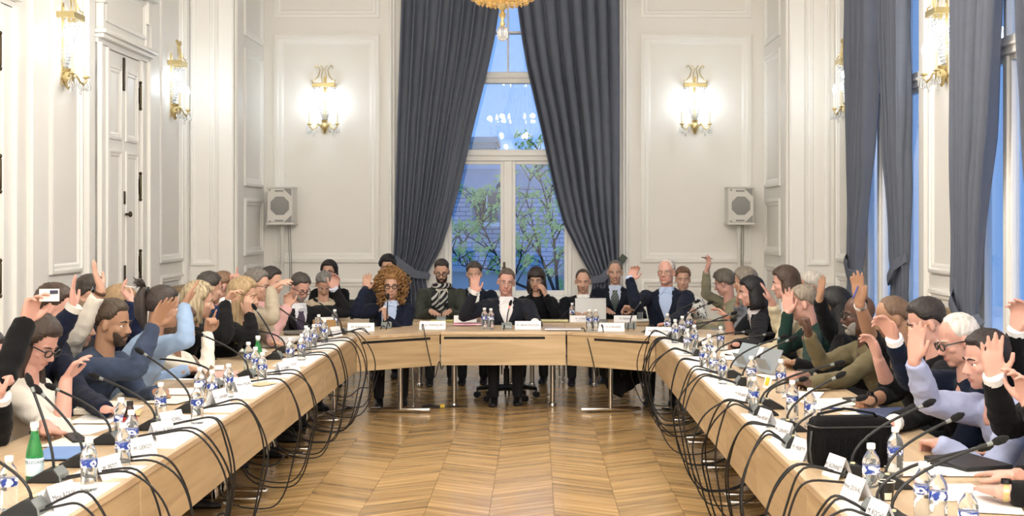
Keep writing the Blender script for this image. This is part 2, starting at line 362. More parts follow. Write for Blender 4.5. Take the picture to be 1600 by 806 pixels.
# windows
def window(n, org, U, Nn, w, z0, z1, vertical, rails, depth=.16, fw=.07, handle=None):
    """org: lower corner on the room face; U along the wall; Nn out of the room"""
    r = sempty('window_%d' % n); org, U, Nn = V(org), V(U), V(Nn)
    def bar(m, a0, a1, b0, b1, n0, n1):
        c = org+U*((a0+a1)/2)+Nn*((n0+n1)/2); c.z = (b0+b1)/2
        m.box(c, (a1-a0, n1-n0, b1-b0), Matrix((U, Nn, V((0,0,1)))).transposed())
    f = M(); bar(f, 0, fw, z0, z1, depth, depth+.08); bar(f, w-fw, w, z0, z1, depth, depth+.08); bar(f, 0, w, z0, z0+fw, depth, depth+.08); bar(f, 0, w, z1-fw, z1, depth, depth+.08); f.build('window_frame', W_TRIM, r, 20, .008)
    rs = [z0+fw]+[x for q in rails for x in q]+[z1-fw]
    for a, b in rails:
        f = M(); bar(f, fw, w-fw, a, b, depth-.03, depth+.09); bar(f, fw, w-fw, (a+b)/2-.012, (a+b)/2+.012, depth-.05, depth); f.build('transom', W_TRIM, r, 20, .008)
    for i in range(0, len(rs), 2):
        a, b = rs[i], rs[i+1]; vs = vertical[i//2]
        xs = [fw]+[x for q in vs for x in q]+[w-fw]
        for q in vs: f = M(); bar(f, q[0], q[1], a, b, depth-.02, depth+.08); f.build('mullion', W_TRIM, r, 20, .008)
        for j in range(0, len(xs), 2):
            if i == 0:
                s = M(); c0, c1 = xs[j], xs[j+1]; t = .045
                bar(s, c0, c0+t, a, b, depth+.0, depth+.06); bar(s, c1-t, c1, a, b, depth, depth+.06); bar(s, c0+t, c1-t, a, a+t*1.6, depth, depth+.06); bar(s, c0+t, c1-t, b-t, b, depth, depth+.06); sash = s.build('sash', W_TRIM, r, 20, .006)
                g = M(); bar(g, c0+t, c1-t, a+t, b-t, depth+.03, depth+.036); g.build('pane', GLASS, sash, 0)
                if j == 0: h = M(); bar(h, c1-.01, c1+.02, a+.32, a+.45, depth-.05, depth-.005); bar(h, c1-.02, c1+.03, a+.36, a+.385, depth-.07, depth-.04); h.build('handle', W_TRIM if handle is None else handle, sash, 20, .004)
            else:
                g = M(); bar(g, xs[j], xs[j+1], a, b, depth+.03, depth+.036); g.build('pane', GLASS, r, 0)
    f = M(); bar(f, -.03, w+.03, z0-.05, z0, -.05, depth+.1); f.build('window_sill', W_TRIM, r, 20, .008)
w0 = WBX[1]-WBX[0]; mx = (xb(793.5)-WBX[0])
window(1, (WBX[0], DB, 0), (1,0,0), (0,1,0), w0, BZ0, BZ1, [[(mx-.055, mx+.055)], [], [(mx-.012, mx+.012)], [(mx-.012, mx+.012)]], [(zb(251), zb(233)), (zb(129), zb(111)), (zb(51), zb(47))], .12, .055, BRONZE)
for n, (a, b) in ((2, WINA), (3, WINB), (4, WINC)):
    wv = b-a; window(n, (XR, a, 0), (0,1,0), (1,0,0), wv, WZ0, WZ1, [[(wv*.29-.045, wv*.29+.045), (wv*.71-.045, wv*.71+.045)], [(wv*.29-.03, wv*.29+.03), (wv*.71-.03, wv*.71+.03)]], [(3.0, 3.14)], .01, .06)

# ------------------------------------------------------------------ curtains
CURT = mat('curtain_cloth', '#666B77', .95, var=.08, vs=9, bump=.2, bs=160, spec=.05)
def curtain(name, label, O, U, Nn, outer, inner, tie_z, folds=9, amp=.07, group=None, seed=0, ncol=110, ztop=5.8):
    """outer/inner: lists (z, u) of the two edges, top to floor"""
    O, U, Nn = V(O), V(U), V(Nn)
    def ip(L, z):
        for (za, ua), (zb_, ub) in zip(L, L[1:]):
            if za >= z >= zb_: k = (za-z)/(za-zb_+1e-9); return ua+(ub-ua)*k
        return L[-1][1]
    zs = [ztop-(ztop-.03)*i/54 for i in range(55)]; m = M(); rows = []; W0 = abs(ip(inner, ztop)-ip(outer, ztop))
    for z in zs:
        a, b = ip(outer, z), ip(inner, z); wdt = abs(b-a); rat = wdt/W0; row = []
        for i in range(ncol+1):
            s = i/ncol; ph = 2*PI*folds*(s+.012*math.sin(9*s+seed)+.018*noise.noise(V((s*4, z*.35, seed))))
            A = amp*(.75+.55*noise.noise(V((s*3+seed, z*.5, 2))))*(.55+.45*rat)*(1 if z > tie_z+.15 or z < tie_z-.15 else .75)
            sh = math.sin(ph); sh = math.copysign(abs(sh)**.7, sh)
            row.append(O+U*(a+(b-a)*s+.25*amp*math.cos(ph)*rat)+Nn*(A*sh+.012*noise.noise(V((s*12, z*2, seed))))+V((0,0,z)))
        rows.append(row)
    n = ncol+1; vs = [p for row in rows for p in row]
    m.add(vs, [(i*n+j, i*n+j+1, (i+1)*n+j+1, (i+1)*n+j) for i in range(len(rows)-1) for j in range(ncol)])
    r = empty(name, O+U*ip(outer, 0), 0, label, 'curtain', group); inv = V(r.location)
    m.xf(lambda p: p-inv); c = m.build('drape', CURT, r, 180); so = c.modifiers.new('t', 'SOLIDIFY'); so.thickness = .006
    a, b = ip(outer, tie_z), ip(inner, tie_z); t = M(); d = amp*.8+.025
    t.tube([O+U*(a-.02*math.copysign(1, b-a))+V((0,0,tie_z+.22))-inv, O+U*(a*.75+b*.25)+Nn*(d*.9)+V((0,0,tie_z+.13))-inv, O+U*(a*.35+b*.65)+Nn*d+V((0,0,tie_z+.0))-inv, O+U*(b+.012*math.copysign(1, b-a))+Nn*(d*.5)+V((0,0,tie_z-.02))-inv, O+U*(b+.012*math.copysign(1, b-a))-Nn*(d*.3)+V((0,0,tie_z+.02))-inv], [(.008,.055)]*5, 10, flat=Nn)
    t.build('tieback', CURT, r, 60); return r
Nc = (0,-1,0); OC = (0, DB-.2, 0)
def cx(px): return (px-CX)*(DB-.2)/F
def cz(py): return EYE-(py-CY)*(DB-.2)/F
curtain('curtain', 'grey drape tied back on the speaker-and-plant-free door side of the tall end window' if 0 else 'grey floor-length drape of the end window, tied back towards the doors', OC, (1,0,0), Nc,
    [(6, cx(629)), (cz(0), cx(626)), (cz(200), cx(620)), (cz(400), cx(615)), (0, cx(612))],
    [(6, cx(787)), (cz(0), cx(780)), (cz(60), cx(771)), (cz(110), cx(760)), (cz(200), cx(738)), (cz(300), cx(715)), (cz(350), cx(701)), (cz(390), cx(688)), (cz(425), cx(668)), (cz(436), cx(664)), (cz(455), cx(668)), (0, cx(676))], cz(428), 8, .075, 'drapes of the end window', 1)
curtain('curtain', 'grey floor-length drape of the end window, tied back towards the street windows', OC, (1,0,0), Nc,
    [(6, cx(962)), (cz(0), cx(966)), (cz(200), cx(967)), (cz(400), cx(967)), (0, cx(967))],
    [(6, cx(799)), (cz(0), cx(806)), (cz(60), cx(814)), (cz(110), cx(823)), (cz(200), cx(844)), (cz(300), cx(866)), (cz(350), cx(880)), (cz(400), cx(906)), (cz(432), cx(925)), (cz(442), cx(927)), (cz(460), cx(922)), (0, cx(914))], cz(435), 8, .075, 'drapes of the end window', 5)
XC = XR-.17
for nm, (o0, i0, it), g in (('far half of the street window behind the raised hands, beyond its gap', (14.62, 13.47, 14.2), 'a'), ('near half of that street window, beside the wall sconce', (12.42, 13.33, 12.85), 'a'),
                         ('far half of the street window closest to us, pulled aside over its glass', (10.95, 9.84, 10.42), 'b'), ('near half of the street window closest to us, cut by the picture edge', (8.62, 9.66, 9.15), 'b')):
    tz = 1.22 if g == 'a' else 1.0
    curtain('curtain', 'grey drape, '+nm, (XC, 0, 0), (0,1,0), (-1,0,0), [(6, o0), (tz, o0), (0, o0)], [(6, i0), (3.6, i0+(it-i0)*.12), (2.4, i0+(it-i0)*.45), (1.7, i0+(it-i0)*.8), (tz, it), (tz-.1, it), (0, it+(i0-it)*.15)], tz, 6, .085, 'drapes of the street windows', o0)
# tieback holder beside the right drape of the end window
h = M(); c = P(973, 404, DB-.12); h.box(c, (.085,.03,.10), roty(.65)); h.tube([c+V((0,.03,0)), V((c.x, DB, c.z))], .012, 8)
tag(h.build('curtain_hook', mat('hook_green', '#4B5348', .5), None, 20, .006), 'dark green square holdback fixed beside the end window drape', 'curtain hook')

# ------------------------------------------------------------------ outside the end window
SLATE = bpy.data.materials.new('slate_roof'); SLATE.use_nodes = True
_n = SLATE.node_tree; _p = _n.nodes['Principled BSDF']; _t = _n.nodes.new('ShaderNodeTexCoord'); _k = _n.nodes.new('ShaderNodeTexBrick'); _mp = _n.nodes.new('ShaderNodeMapping'); _mp.inputs['Rotation'].default_value = (PI/2, 0, 0)
_k.inputs['Scale'].default_value = 1.0; _k.inputs['Brick Width'].default_value = .30; _k.inputs['Row Height'].default_value = .10; _k.inputs['Mortar Size'].default_value = .012
_k.inputs['Color1'].default_value = lin('#C2CAD6'); _k.inputs['Color2'].default_value = lin('#D0D6DF'); _k.inputs['Mortar'].default_value = lin('#8A93A0')
_n.links.new(_t.outputs['Object'], _mp.inputs[0]); _n.links.new(_mp.outputs[0], _k.inputs['Vector']); _n.links.new(_k.outputs[0], _p.inputs['Base Color']); _p.inputs['Roughness'].default_value = .8
DBL = 30.0
def ox(px, d=DBL): return (px-CX)*d/F
def oz(py, d=DBL): return EYE-(py-CY)*d/F
bld = empty('building', (ox(800), DBL+1, -6), 0, 'slate-roofed building across the street with a dormer and low parapet', 'building')
def bp(m, n, mt, bev=0):
    b = V(bld.location); m.xf(lambda p: p-b); return m.build(n, mt, bld, 20, bev)
STONE = mat('facade_stone', '#C8C6C2', .85, var=.1, vs=2)
q = M(); q.rings([[V((-8, DBL+.3+y, z)) for y, z in ((0, oz(420)), (.9, oz(255)), (5, oz(255)), (5, oz(420)))], [V((6, DBL+.3+y, z)) for y, z in ((0, oz(420)), (.9, oz(255)), (5, oz(255)), (5, oz(420)))]]); bp(q, 'mansard_roof', SLATE)
q = M(); q.bx(-8, 6, DBL-.1, DBL+5, -6, oz(420)); q.bx(-8, 6, DBL-.25, DBL+.4, oz(424), oz(418)); bp(q, 'facade', STONE)
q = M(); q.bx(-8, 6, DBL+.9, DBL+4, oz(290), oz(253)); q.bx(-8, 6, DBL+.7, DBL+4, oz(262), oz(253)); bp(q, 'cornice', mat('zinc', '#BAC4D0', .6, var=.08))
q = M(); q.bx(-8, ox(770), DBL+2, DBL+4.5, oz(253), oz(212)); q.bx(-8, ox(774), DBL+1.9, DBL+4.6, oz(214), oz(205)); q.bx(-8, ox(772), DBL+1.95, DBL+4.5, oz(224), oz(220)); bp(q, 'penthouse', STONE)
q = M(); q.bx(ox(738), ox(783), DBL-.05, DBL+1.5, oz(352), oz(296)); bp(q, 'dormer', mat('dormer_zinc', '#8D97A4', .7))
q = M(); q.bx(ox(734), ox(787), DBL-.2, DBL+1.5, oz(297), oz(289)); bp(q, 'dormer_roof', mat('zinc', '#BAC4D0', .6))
q = M(); q.bx(ox(743), ox(778), DBL-.08, DBL-.04, oz(346), oz(301)); w_ = bp(q, 'dormer_window', mat('night_glass', '#46515E', .15))
q = M(); q.bx(ox(759), ox(762), DBL-.12, DBL-.06, oz(346), oz(301)); q.bx(ox(740), ox(781), DBL-.16, DBL-.06, oz(354), oz(347)); bp(q, 'window_bar', W_TRIM)
street = M(); street.bx(-12, 12, 19, 60, -6.2, -6); struct(street, 'street', mat('asphalt', '#4A4A4C', .9))
# tree between the window and the building
tree = empty('tree', (.6, 24, -6), 0, 'young street tree with fresh spring leaves beyond the end window', 'tree')
rng = random.Random(5); br = M(); lf = M(); LD = 24.0
def leafclump(p, n, s):
    for i in range(n):
        c = p+V((rng.gauss(0, s), rng.gauss(0, s), rng.gauss(0, s*.8))); a = V((rng.uniform(-1,1), rng.uniform(-1,1), rng.uniform(-.2,1))).normalized(); b = a.orthogonal().normalized(); c2 = a.cross(b); L = rng.uniform(.035, .06)
        lf.add([c-b*L, c+c2*L*.5, c+b*L, c-c2*L*.5], [(0,1,2,3)])
def limb(pts, r0):
    pts = [V((ox(x, LD), LD+rng.uniform(-.4,.4), oz(y, LD))) for x, y in pts]; n = len(pts); br.tube(pts, [r0*.62*(1-.75*i/(n-1)) for i in range(n)], 6)
    for i, (a, b) in enumerate(zip(pts, pts[1:])):
        for k in range(6):
            p = a.lerp(b, rng.random()); 
            if i >= 1 or k > 2:
                tip = p+V((rng.uniform(-.35,.35), rng.uniform(-.3,.3), rng.uniform(.1,.4))); br.tube([p, p.lerp(tip, .5)+V((0,0,.03)), tip], [.012,.008,.003], 5); leafclump(tip, 12, .05); leafclump(p.lerp(tip,.6), 3, .04)
br.tube([V((.6,24,-6)), V((.55,24,-2)), V((ox(872,LD),24,oz(470,LD)))], [.14,.10,.05], 9)
for pts, r0 in (([(872,470),(845,400),(815,360),(803,325)], .05), ([(872,470),(866,380),(858,330),(862,290)], .05), ([(862,345),(850,300),(838,262),(845,235)], .03), ([(845,400),(822,310),(830,270)], .028), ([(872,470),(800,440),(772,395),(752,350),(760,300)], .045), ([(772,395),(735,370),(715,385)], .025), ([(790,425),(760,420),(722,415),(705,380)], .028), ([(752,350),(780,320),(776,290)], .02), ([(752,350),(738,320),(742,305)], .02), ([(866,380),(885,340),(890,300)], .03), ([(850,420),(880,395),(905,360)], .03), ([(800,440),(815,400),(830,380)], .03)):
    limb(pts, r0)
b0 = V(tree.location); br.xf(lambda p: p-b0); lf.xf(lambda p: p-b0)
br.build('trunk', mat('bark', '#3D3A34', .9, var=.2), tree, 60); o = lf.build('leaves', mat('leaf_green', '#B9DB86', .6, var=.2, vs=3), tree, 0); o['kind'] = 'stuff'

# ------------------------------------------------------------------ lamps
BULB = mat('bulb_glow', '#FFFFFF', .5, emit=28, emc=(1.0, .93, .86, 1)); BULBC = mat('bulb_glow_cool', '#FFFFFF', .5, emit=22, emc=(.84, .92, 1.0, 1))
CRYS = mat('crystal', '#F4F6F8', .04, trans=.85, ior=1.45, spec=.8); CANDLE = mat('candle_sleeve', '#EFE6C8', .5)
def point(name, loc, w, rad, colr):
    l = bpy.data.lights.new(name, 'POINT'); l.energy = w; l.shadow_soft_size = rad; l.color = colr; o = bpy.data.objects.new(name, l); COL.objects.link(o); o.location = loc; return o
def bead(m, p, r, n=5):
    p = V(p); m.add([p+V((0,0,-r*1.2))]+[p+V((r*math.cos(2*PI*k/n), r*math.sin(2*PI*k/n), 0)) for k in range(n)]+[p+V((0,0,r*1.2))], [(0, 1+(k+1)%n, 1+k) for k in range(n)]+[(n+1, 1+k, 1+(k+1)%n) for k in range(n)])
def drop(m, p, L, r): 
    p = V(p); m.lathe([(.001,0),(r*.25,-L*.3),(r,-L*.72),(r*.6,-L*.92),(.001,-L)], p, 7)
def sconce(loc, rz, label, power=None):
    r = empty('wall_sconce', loc, rz, label, 'wall lamp', 'crystal wall sconces')      # local +y out of the wall, z=0 at the gilt bowl
    q = M(); q.lathe([(.005,-.10),(.02,-.08),(.035,-.04),(.06,0),(.045,.03),(.03,.05),(.045,.08),(.035,.085)], (0,.05,0), 12); q.tube([(0,.0,0),(0,.05,0)], .03, 10); q.build('gilt_bowl', GOLD, r, 60)
    q = M(); q.tube([(0,.012,.05),(0,.012,.62)], .008, 8); q.bx(-.02,.02,0,.012,-.06,.66); q.build('backplate', GOLD, r, 40)
    q = M()
    for s in (-1, 1): q.bx(s*.14-.006, s*.14+.006, .0, .15, .51, .565)
    q.bx(-.146,.146,.144,.156,.51,.518); q.bx(-.146,.146,.144,.156,.557,.565); q.bx(-.146,.146,.147,.153,.518,.557); q.build('crown_band', GOLD, r, 30, .003)
    for s in (-1, 1):
        q = M(); q.tube([(s*.14,.13,.565),(s*.155,.13,.60),(s*.12,.12,.60),(s*.07,.10,.66),(s*.05,.09,.74),(s*.09,.09,.80),(s*.115,.09,.785),(s*.11,.09,.765)], [.007,.007,.007,.008,.007,.007,.006,.005], 6); q.tube([(s*.02,.12,.565),(s*.03,.11,.66),(s*.01,.09,.75),(s*.04,.09,.80)], .006, 6); q.build('scroll', GOLD, r, 60)
    for k in range(9):
        a = PI*k/8; q = M()
        for i in range(13):
            t = i/12; rr = .135*(1-t)+.028*t; bead(q, (rr*math.cos(a), .02+rr*math.sin(a)*.95, .50-.40*t-.02*math.sin(PI*t)), .0115)
        q.build('bead_strand', CRYS, r, 0)
    q = M(); q.ell((0,.07,.40), (.028,.028,.045)); q.build('bulb', BULBC, r, 60)
    for s in (-1, 1):
        q = M(); q.tube([(s*.03,.06,.0),(s*.08,.10,.03),(s*.10,.12,-.02),(s*.14,.14,-.045),(s*.18,.15,-.01),(s*.18,.15,.02)], [.012,.011,.010,.010,.011,.012], 7); q.lathe([(.008,0),(.035,.012),(.03,.02),(.014,.03)], (s*.18,.15,.01), 10); A = q.build('arm', GOLD, r, 60)
        q = M(); q.tube([(s*.18,.15,.03),(s*.18,.15,.20)], .0125, 10); q.build('candle', CANDLE, A, 60)
        q = M(); q.lathe([(.008,0),(.021,.022),(.02,.045),(.009,.08),(.001,.10)], (s*.18,.15,.20), 10); q.build('bulb', BULBC, A, 60)
        for dx, dy in ((0,.03),(.028,0),(-.028,0),(0,-.03)): q = M(); drop(q, (s*.18+dx,.15+dy,0), .10, .014); q.build('crystal_drop', CRYS, A, 0)
        for dx, dz in ((.09,.0),(.13,-.05)): q = M(); drop(q, (s*dx,.12,dz), .09, .012); q.build('crystal_drop', CRYS, A, 0)
    Rz = rotz(rz)
    point('sconce_light', V(loc)+Rz @ V((0,.36,.32)), power or SCONCE_W, .10, (.74,.87,1.0))
zs_ = EYE+150/118.5
sconce((xb(508), DB, zs_), PI, 'crystal wall sconce on the end wall above the loudspeaker nearer the doors'); sconce((xb(1085), DB, zs_), PI, 'crystal wall sconce on the end wall near the street windows')
sconce((XL, 15.5, zs_), -PI/2, 'crystal wall sconce between the white double door and the corner'); sconce((XL, 11.95, zs_), -PI/2, 'crystal wall sconce on the door wall, nearer to us than the double door')
sconce((XR, 15.3, zs_), PI/2, 'crystal wall sconce half hidden by the far grey drape'); sconce((XR, 11.72, zs_), PI/2, 'crystal wall sconce on the pier between the two street windows')

CH = V((-.227, 9.16, 3.2)); ch = empty('chandelier', CH, 0, 'large crystal chandelier whose beaded bottom hangs before the end window', 'chandelier')
BOWL = mat('gilt_crystal_bowl', '#F0D9A0', .18, trans=.55, ior=1.3, spec=.8, bump=.6, bs=70)
def cb(q, n, mt, sm=60, par=None): return q.build(n, mt, par or ch, sm)
q = M(); q.lathe([(.012,-.235),(.03,-.225),(.037,-.20),(.036,-.165),(.03,-.145),(.012,-.135)], (0,0,0), 14); cb(q, 'crystal_ball', CRYS)
q = M(); q.lathe([(.012,-.14),(.02,-.12),(.008,-.10),(.022,-.07),(.026,-.055),(.01,-.04),(.03,-.01),(.03,.02)], (0,0,0), 12); cb(q, 'finial', GOLD)
rows = [(.03,0),(.10,.004),(.17,.022),(.21,.05),(.235,.09),(.25,.14),(.25,.2)]
for i, (rr, z) in enumerate(rows[1:]):
    q = M(); nb = int(rr*150)
    for k in range(nb): bead(q, (rr*math.cos(2*PI*k/nb), rr*math.sin(2*PI*k/nb), z), .0135)
    cb(q, 'bead_ring', BOWL, 0)
q = M(); q.lathe([(.02,.012),(.10,.016),(.17,.035),(.21,.062),(.23,.10),(.24,.2)], (0,0,0), 32); cb(q, 'bowl', BOWL)
q = M(); q.tube([(0,0,.0),(0,0,3.0)], .014, 8); q.torus((0,0,.2), .255, .012, 36, 6); q.torus((0,0,.55), .62, .014, 48, 6); q.torus((0,0,1.5), .22, .012, 30, 6); cb(q, 'frame', GOLD)
for k in range(28):
    a = 2*PI*k/28; q = M()
    for i in range(26):
        t = i/25; rr = .62+(.22-.62)*t**.6; bead(q, (rr*math.cos(a), rr*math.sin(a), .55+.95*t-.12*math.sin(PI*t)), .013)
    cb(q, 'bead_strand', CRYS, 0)
    q = M()
    for i in range(14):
        t = i/13; rr = .62+(.25-.62)*t; bead(q, (rr*math.cos(a), rr*math.sin(a), .55-.35*t-.05*math.sin(PI*t)), .013)
    cb(q, 'bead_swag', CRYS, 0)
for k in range(14):
    a = 2*PI*(k+.5)/14; c, s = math.cos(a), math.sin(a)
    q = M(); q.tube([(c*.25,s*.25,.3),(c*.45,s*.45,.2),(c*.66,s*.66,.3),(c*.70,s*.70,.42)], .011, 7); q.lathe([(.01,0),(.045,.015),(.014,.03)], (c*.70,s*.70,.42), 10); A = cb(q, 'arm', GOLD)
    q = M(); q.tube([(c*.70,s*.70,.45),(c*.70,s*.70,.56)], .013, 8); cb(q, 'candle', CANDLE, 60, A)
    q = M(); q.lathe([(.008,0),(.023,.025),(.021,.05),(.009,.085),(.001,.11)], (c*.70,s*.70,.56), 8); cb(q, 'bulb', BULB, 60, A)
    q = M(); drop(q, (c*.70,s*.70,.41), .12, .018); cb(q, 'crystal_drop', CRYS, 0, A)
def lamp_ring(c, R_, n, w, colr):
    for k in range(n): a = 2*PI*(k+.5)/n; point('chandelier_or_added_light', V(c)+V((R_*math.cos(a), R_*math.sin(a), 0)), w/n, .04, colr)
WARM = (1.0,.962,.915)
for k in range(8):
    a = 2*PI*k/8; c, sn = math.cos(a), math.sin(a)
    q = M(); q.tube([(c*.12,sn*.12,1.05),(c*.28,sn*.28,.98),(c*.40,sn*.40,1.05),(c*.42,sn*.42,1.14)], .010, 7); q.lathe([(.01,0),(.04,.015),(.014,.03)], (c*.42,sn*.42,1.14), 10); A = cb(q, 'arm', GOLD)
    q = M(); q.tube([(c*.42,sn*.42,1.17),(c*.42,sn*.42,1.27)], .013, 8); cb(q, 'candle', CANDLE, 60, A)
    q = M(); q.lathe([(.008,0),(.023,.025),(.021,.05),(.009,.085),(.001,.11)], (c*.42,sn*.42,1.27), 8); cb(q, 'bulb', BULB, 60, A)
    q = M(); drop(q, (c*.42,sn*.42,1.13), .12, .018); cb(q, 'crystal_drop', CRYS, 0, A)
lamp_ring(CH+V((0,0,.62)), .70, 7, CHANDELIER_W, WARM); point('chandelier_bowl_light', CH+V((0,0,.25)), CHANDELIER_W*.16, .06, (1.0,.82,.58))
# unseen lamp rings added over and behind the camera, to light the hall
lamp_ring((-.25, 2.4, 3.9), .7, 6, CHANDELIER_W*1.1, WARM); lamp_ring((-.25, -2.4, 3.9), .7, 6, CHANDELIER_W*1.3, WARM)

# loudspeakers on the end wall
def speaker(px, label):
    s = 118.5; x0, x1, z0, z1 = xb(px-19.5), xb(px+19.5), zb(351), zb(293); xm = (x0+x1)/2; y1, y0 = DB-.10, DB-.44
    r = empty('loudspeaker', (xm, DB-.27, z0), 0, label, 'loudspeaker', 'white loudspeakers on the end wall'); b = V(r.location)
    wp = mat('speaker_white', '#DAD7D0', .5); gp = mat('speaker_grille', '#9B9A97', .7, bump=.5, bs=400)
    def pt(q, n, mt, par=None, bev=0): q.xf(lambda p: p-b); return q.build(n, mt, par or r, 30, bev)
    q = M(); q.bx(x0, x1, y0, y1, z0+.03, z1-.015); pt(q, 'cabinet', wp, None, .01)
    q = M(); q.bx(x0-.012, x1+.012, y0-.02, y1, z0, z0+.03); pt(q, 'bottom_plate', wp, None, .004); q = M(); q.bx(x0-.004, x1+.004, y0-.012, y1, z1-.018, z1); pt(q, 'top_plate', wp, None, .004)
    zc = (z0+z1)/2; q = M(); R_ = .128; q.rings([[V((xm+k*R_*math.cos(PI/8+PI*i/4), y, zc+k*R_*math.sin(PI/8+PI*i/4))) for i in range(8)] for k, y in ((1,y0+.02),(1,y0-.008),(.96,y0-.010))]); pt(q, 'woofer_grille', gp)
    for dz in (-.19,.19): q = M(); q.bx(xm-.065, xm+.045, y0-.006, y0+.01, zc+dz-.010, zc+dz+.010); pt(q, 'port_slot', gp)
    for dz in (-1, 1):
        q = M(); q.add([V((x1-.12, y0-.004, zc+dz*.22)), V((x1-.015, y0-.004, zc+dz*.22)), V((x1-.015, y0-.004, zc+dz*.12)), V((x1-.12, y0+.01, zc+dz*.22)), V((x1-.015, y0+.01, zc+dz*.22)), V((x1-.015, y0+.01, zc+dz*.12))], [(0,1,2),(5,4,3),(0,3,4,1),(1,4,5,2),(2,5,3,0)]); pt(q, 'corner_panel', gp)
        q = M(); q.tube([V((x0+.035, y0+.01, zc+dz*.20)), V((x0+.035, y0-.006, zc+dz*.20))], .012, 10); pt(q, 'screw', gp)
    q = M(); q.tube([V((xm, DB-.27, z0)), V((xm, DB-.27, .05))], .022, 10); q.tube([V((xm, DB-.27, z0-.02)), V((xm, DB-.27, z0-.12))], .03, 10); pt(q, 'pole', wp)
    q = M(); q.bx(xm-.2, xm+.2, DB-.47, DB-.07, 0, .05); pt(q, 'base_plate', wp, None, .01)
    for dx in (.05,.075): q = M(); q.tube([V((xm+dx, DB-.14, z0)), V((xm+dx+.01, DB-.06, 1.2)), V((xm+dx, DB-.05, .3))], .005, 5); pt(q, 'cable', mat('speaker_cable', '#8B8A86', .6))
speaker(447, 'white loudspeaker on a pole, in the corner nearer the doors'); speaker(1150, 'white loudspeaker on a pole, in the corner near the street windows')
# radiator covers below the wall panels
OAKTOP = wood('radiator_top_wood', '#8A6F50', '#B59A74', .5)
for (x, sgn, y0, y1, lab) in ((XL, 1, 14.95, 16.0, 'white radiator cover with wooden top beside the double door'), (XR, -1, 11.2, 12.25, 'white radiator cover with wooden top between the street windows')):
    r = empty('radiator_cover', (x+sgn*.17, (y0+y1)/2, 0), 0, lab, 'radiator cover'); q = M(); hw = (y1-y0)/2
    q.bx(-.12*1+.02, .12, -hw, hw, 0, .98); q.xf(lambda p: V((p.x*sgn, p.y, p.z))); q.build('cabinet', W_TRIM, r, 20, .006)
    for k in range(9): q = M(); yy = -hw+.08+(2*hw-.16)*k/8; q.bx(.115*sgn, .128*sgn, yy-.03, yy+.03, .15, .85); q.build('slat', W_TRIM, r, 20)
    q = M(); q.bx(-.12*sgn+.0, .16*sgn, -hw-.03, hw+.03, .98, 1.03); q.build('wooden_top', OAKTOP, r, 20, .006)
# ------------------------------------------------------------------ people: library
SKIN = {'fair':'#C39A85', 'pink':'#C99A8B', 'tan':'#A37C63', 'brown':'#573C2F', 'olive':'#B38A72'}
def skin_mat(k): return mat('skin_'+k, SKIN[k], .5, var=.07, vs=18, sss=.12)
def lip_mat(k): return mat('lip_'+k, {'fair':'#AE7A6B','pink':'#B37B70','tan':'#8C6252','brown':'#503730','olive':'#9B6C5C'}[k], .45)
M_WHITE_EYE = mat('eye_white', '#E8E4DE', .3); M_IRIS = mat('eye_iris', '#3A2A20', .25)
PENDING = []       # (temp object, final name, mats, root, post)
def bake_later(m, name, mats, root, vox, smooth=3, post=None, dec=None, label=None):
    me = bpy.data.meshes.new('tmp'); me.from_pydata(m.v, [], m.f)
    o = bpy.data.objects.new('tmp', me); COL.objects.link(o)
    r = o.modifiers.new('r', 'REMESH'); r.mode = 'VOXEL'; r.voxel_size = vox; r.use_smooth_shade = True
    if smooth: s = o.modifiers.new('s', 'SMOOTH'); s.iterations = smooth; s.factor = .5
    if dec: d = o.modifiers.new('d', 'DECIMATE'); d.ratio = dec
    PENDING.append((o, name, mats, root, post, label))
def bake_all():
    bpy.context.view_layer.update(); dg = bpy.context.evaluated_depsgraph_get()
    for o, name, mats, root, post, label in PENDING:
        me = bpy.data.meshes.new_from_object(o.evaluated_get(dg), preserve_all_data_layers=False, depsgraph=dg); me.name = name
        me.materials.clear()
        for m in mats: me.materials.append(m)
        n = len(me.vertices); co = np.empty(n*3, np.float32); me.vertices.foreach_get('co', co); co = co.reshape(-1, 3).astype(float)
        if post: co = post(me, co)
        inv = np.array(root.matrix_basis.inverted())
        co = co @ inv[:3,:3].T + inv[:3,3]
        me.vertices.foreach_set('co', co.astype(np.float32).ravel())
        me.polygons.foreach_set('use_smooth', [True]*len(me.polygons)); me.update()
        b = bpy.data.objects.new(name, me); COL.objects.link(b); b.parent = root
        if label: b['label'] = label
    for o, *_ in PENDING:
        d = o.data; bpy.data.objects.remove(o); bpy.data.meshes.remove(d)
    PENDING.clear()

def wrinkle(amp, seed):
    def post(me, co):
        nr = np.empty(len(co)*3, np.float32); me.vertices.foreach_get('normal', nr); nr = nr.reshape(-1, 3)
        d = np.array([noise.noise((x*7+seed, y*7, z*12))*.6+(.35-abs(noise.noise((x*10, y*10+seed, z*17))))*1.0+(.3-abs(noise.noise((x*21+seed, y*21, z*30))))*.4 for x, y, z in co])
        return co+nr*(d*amp)[:, None]
    return post

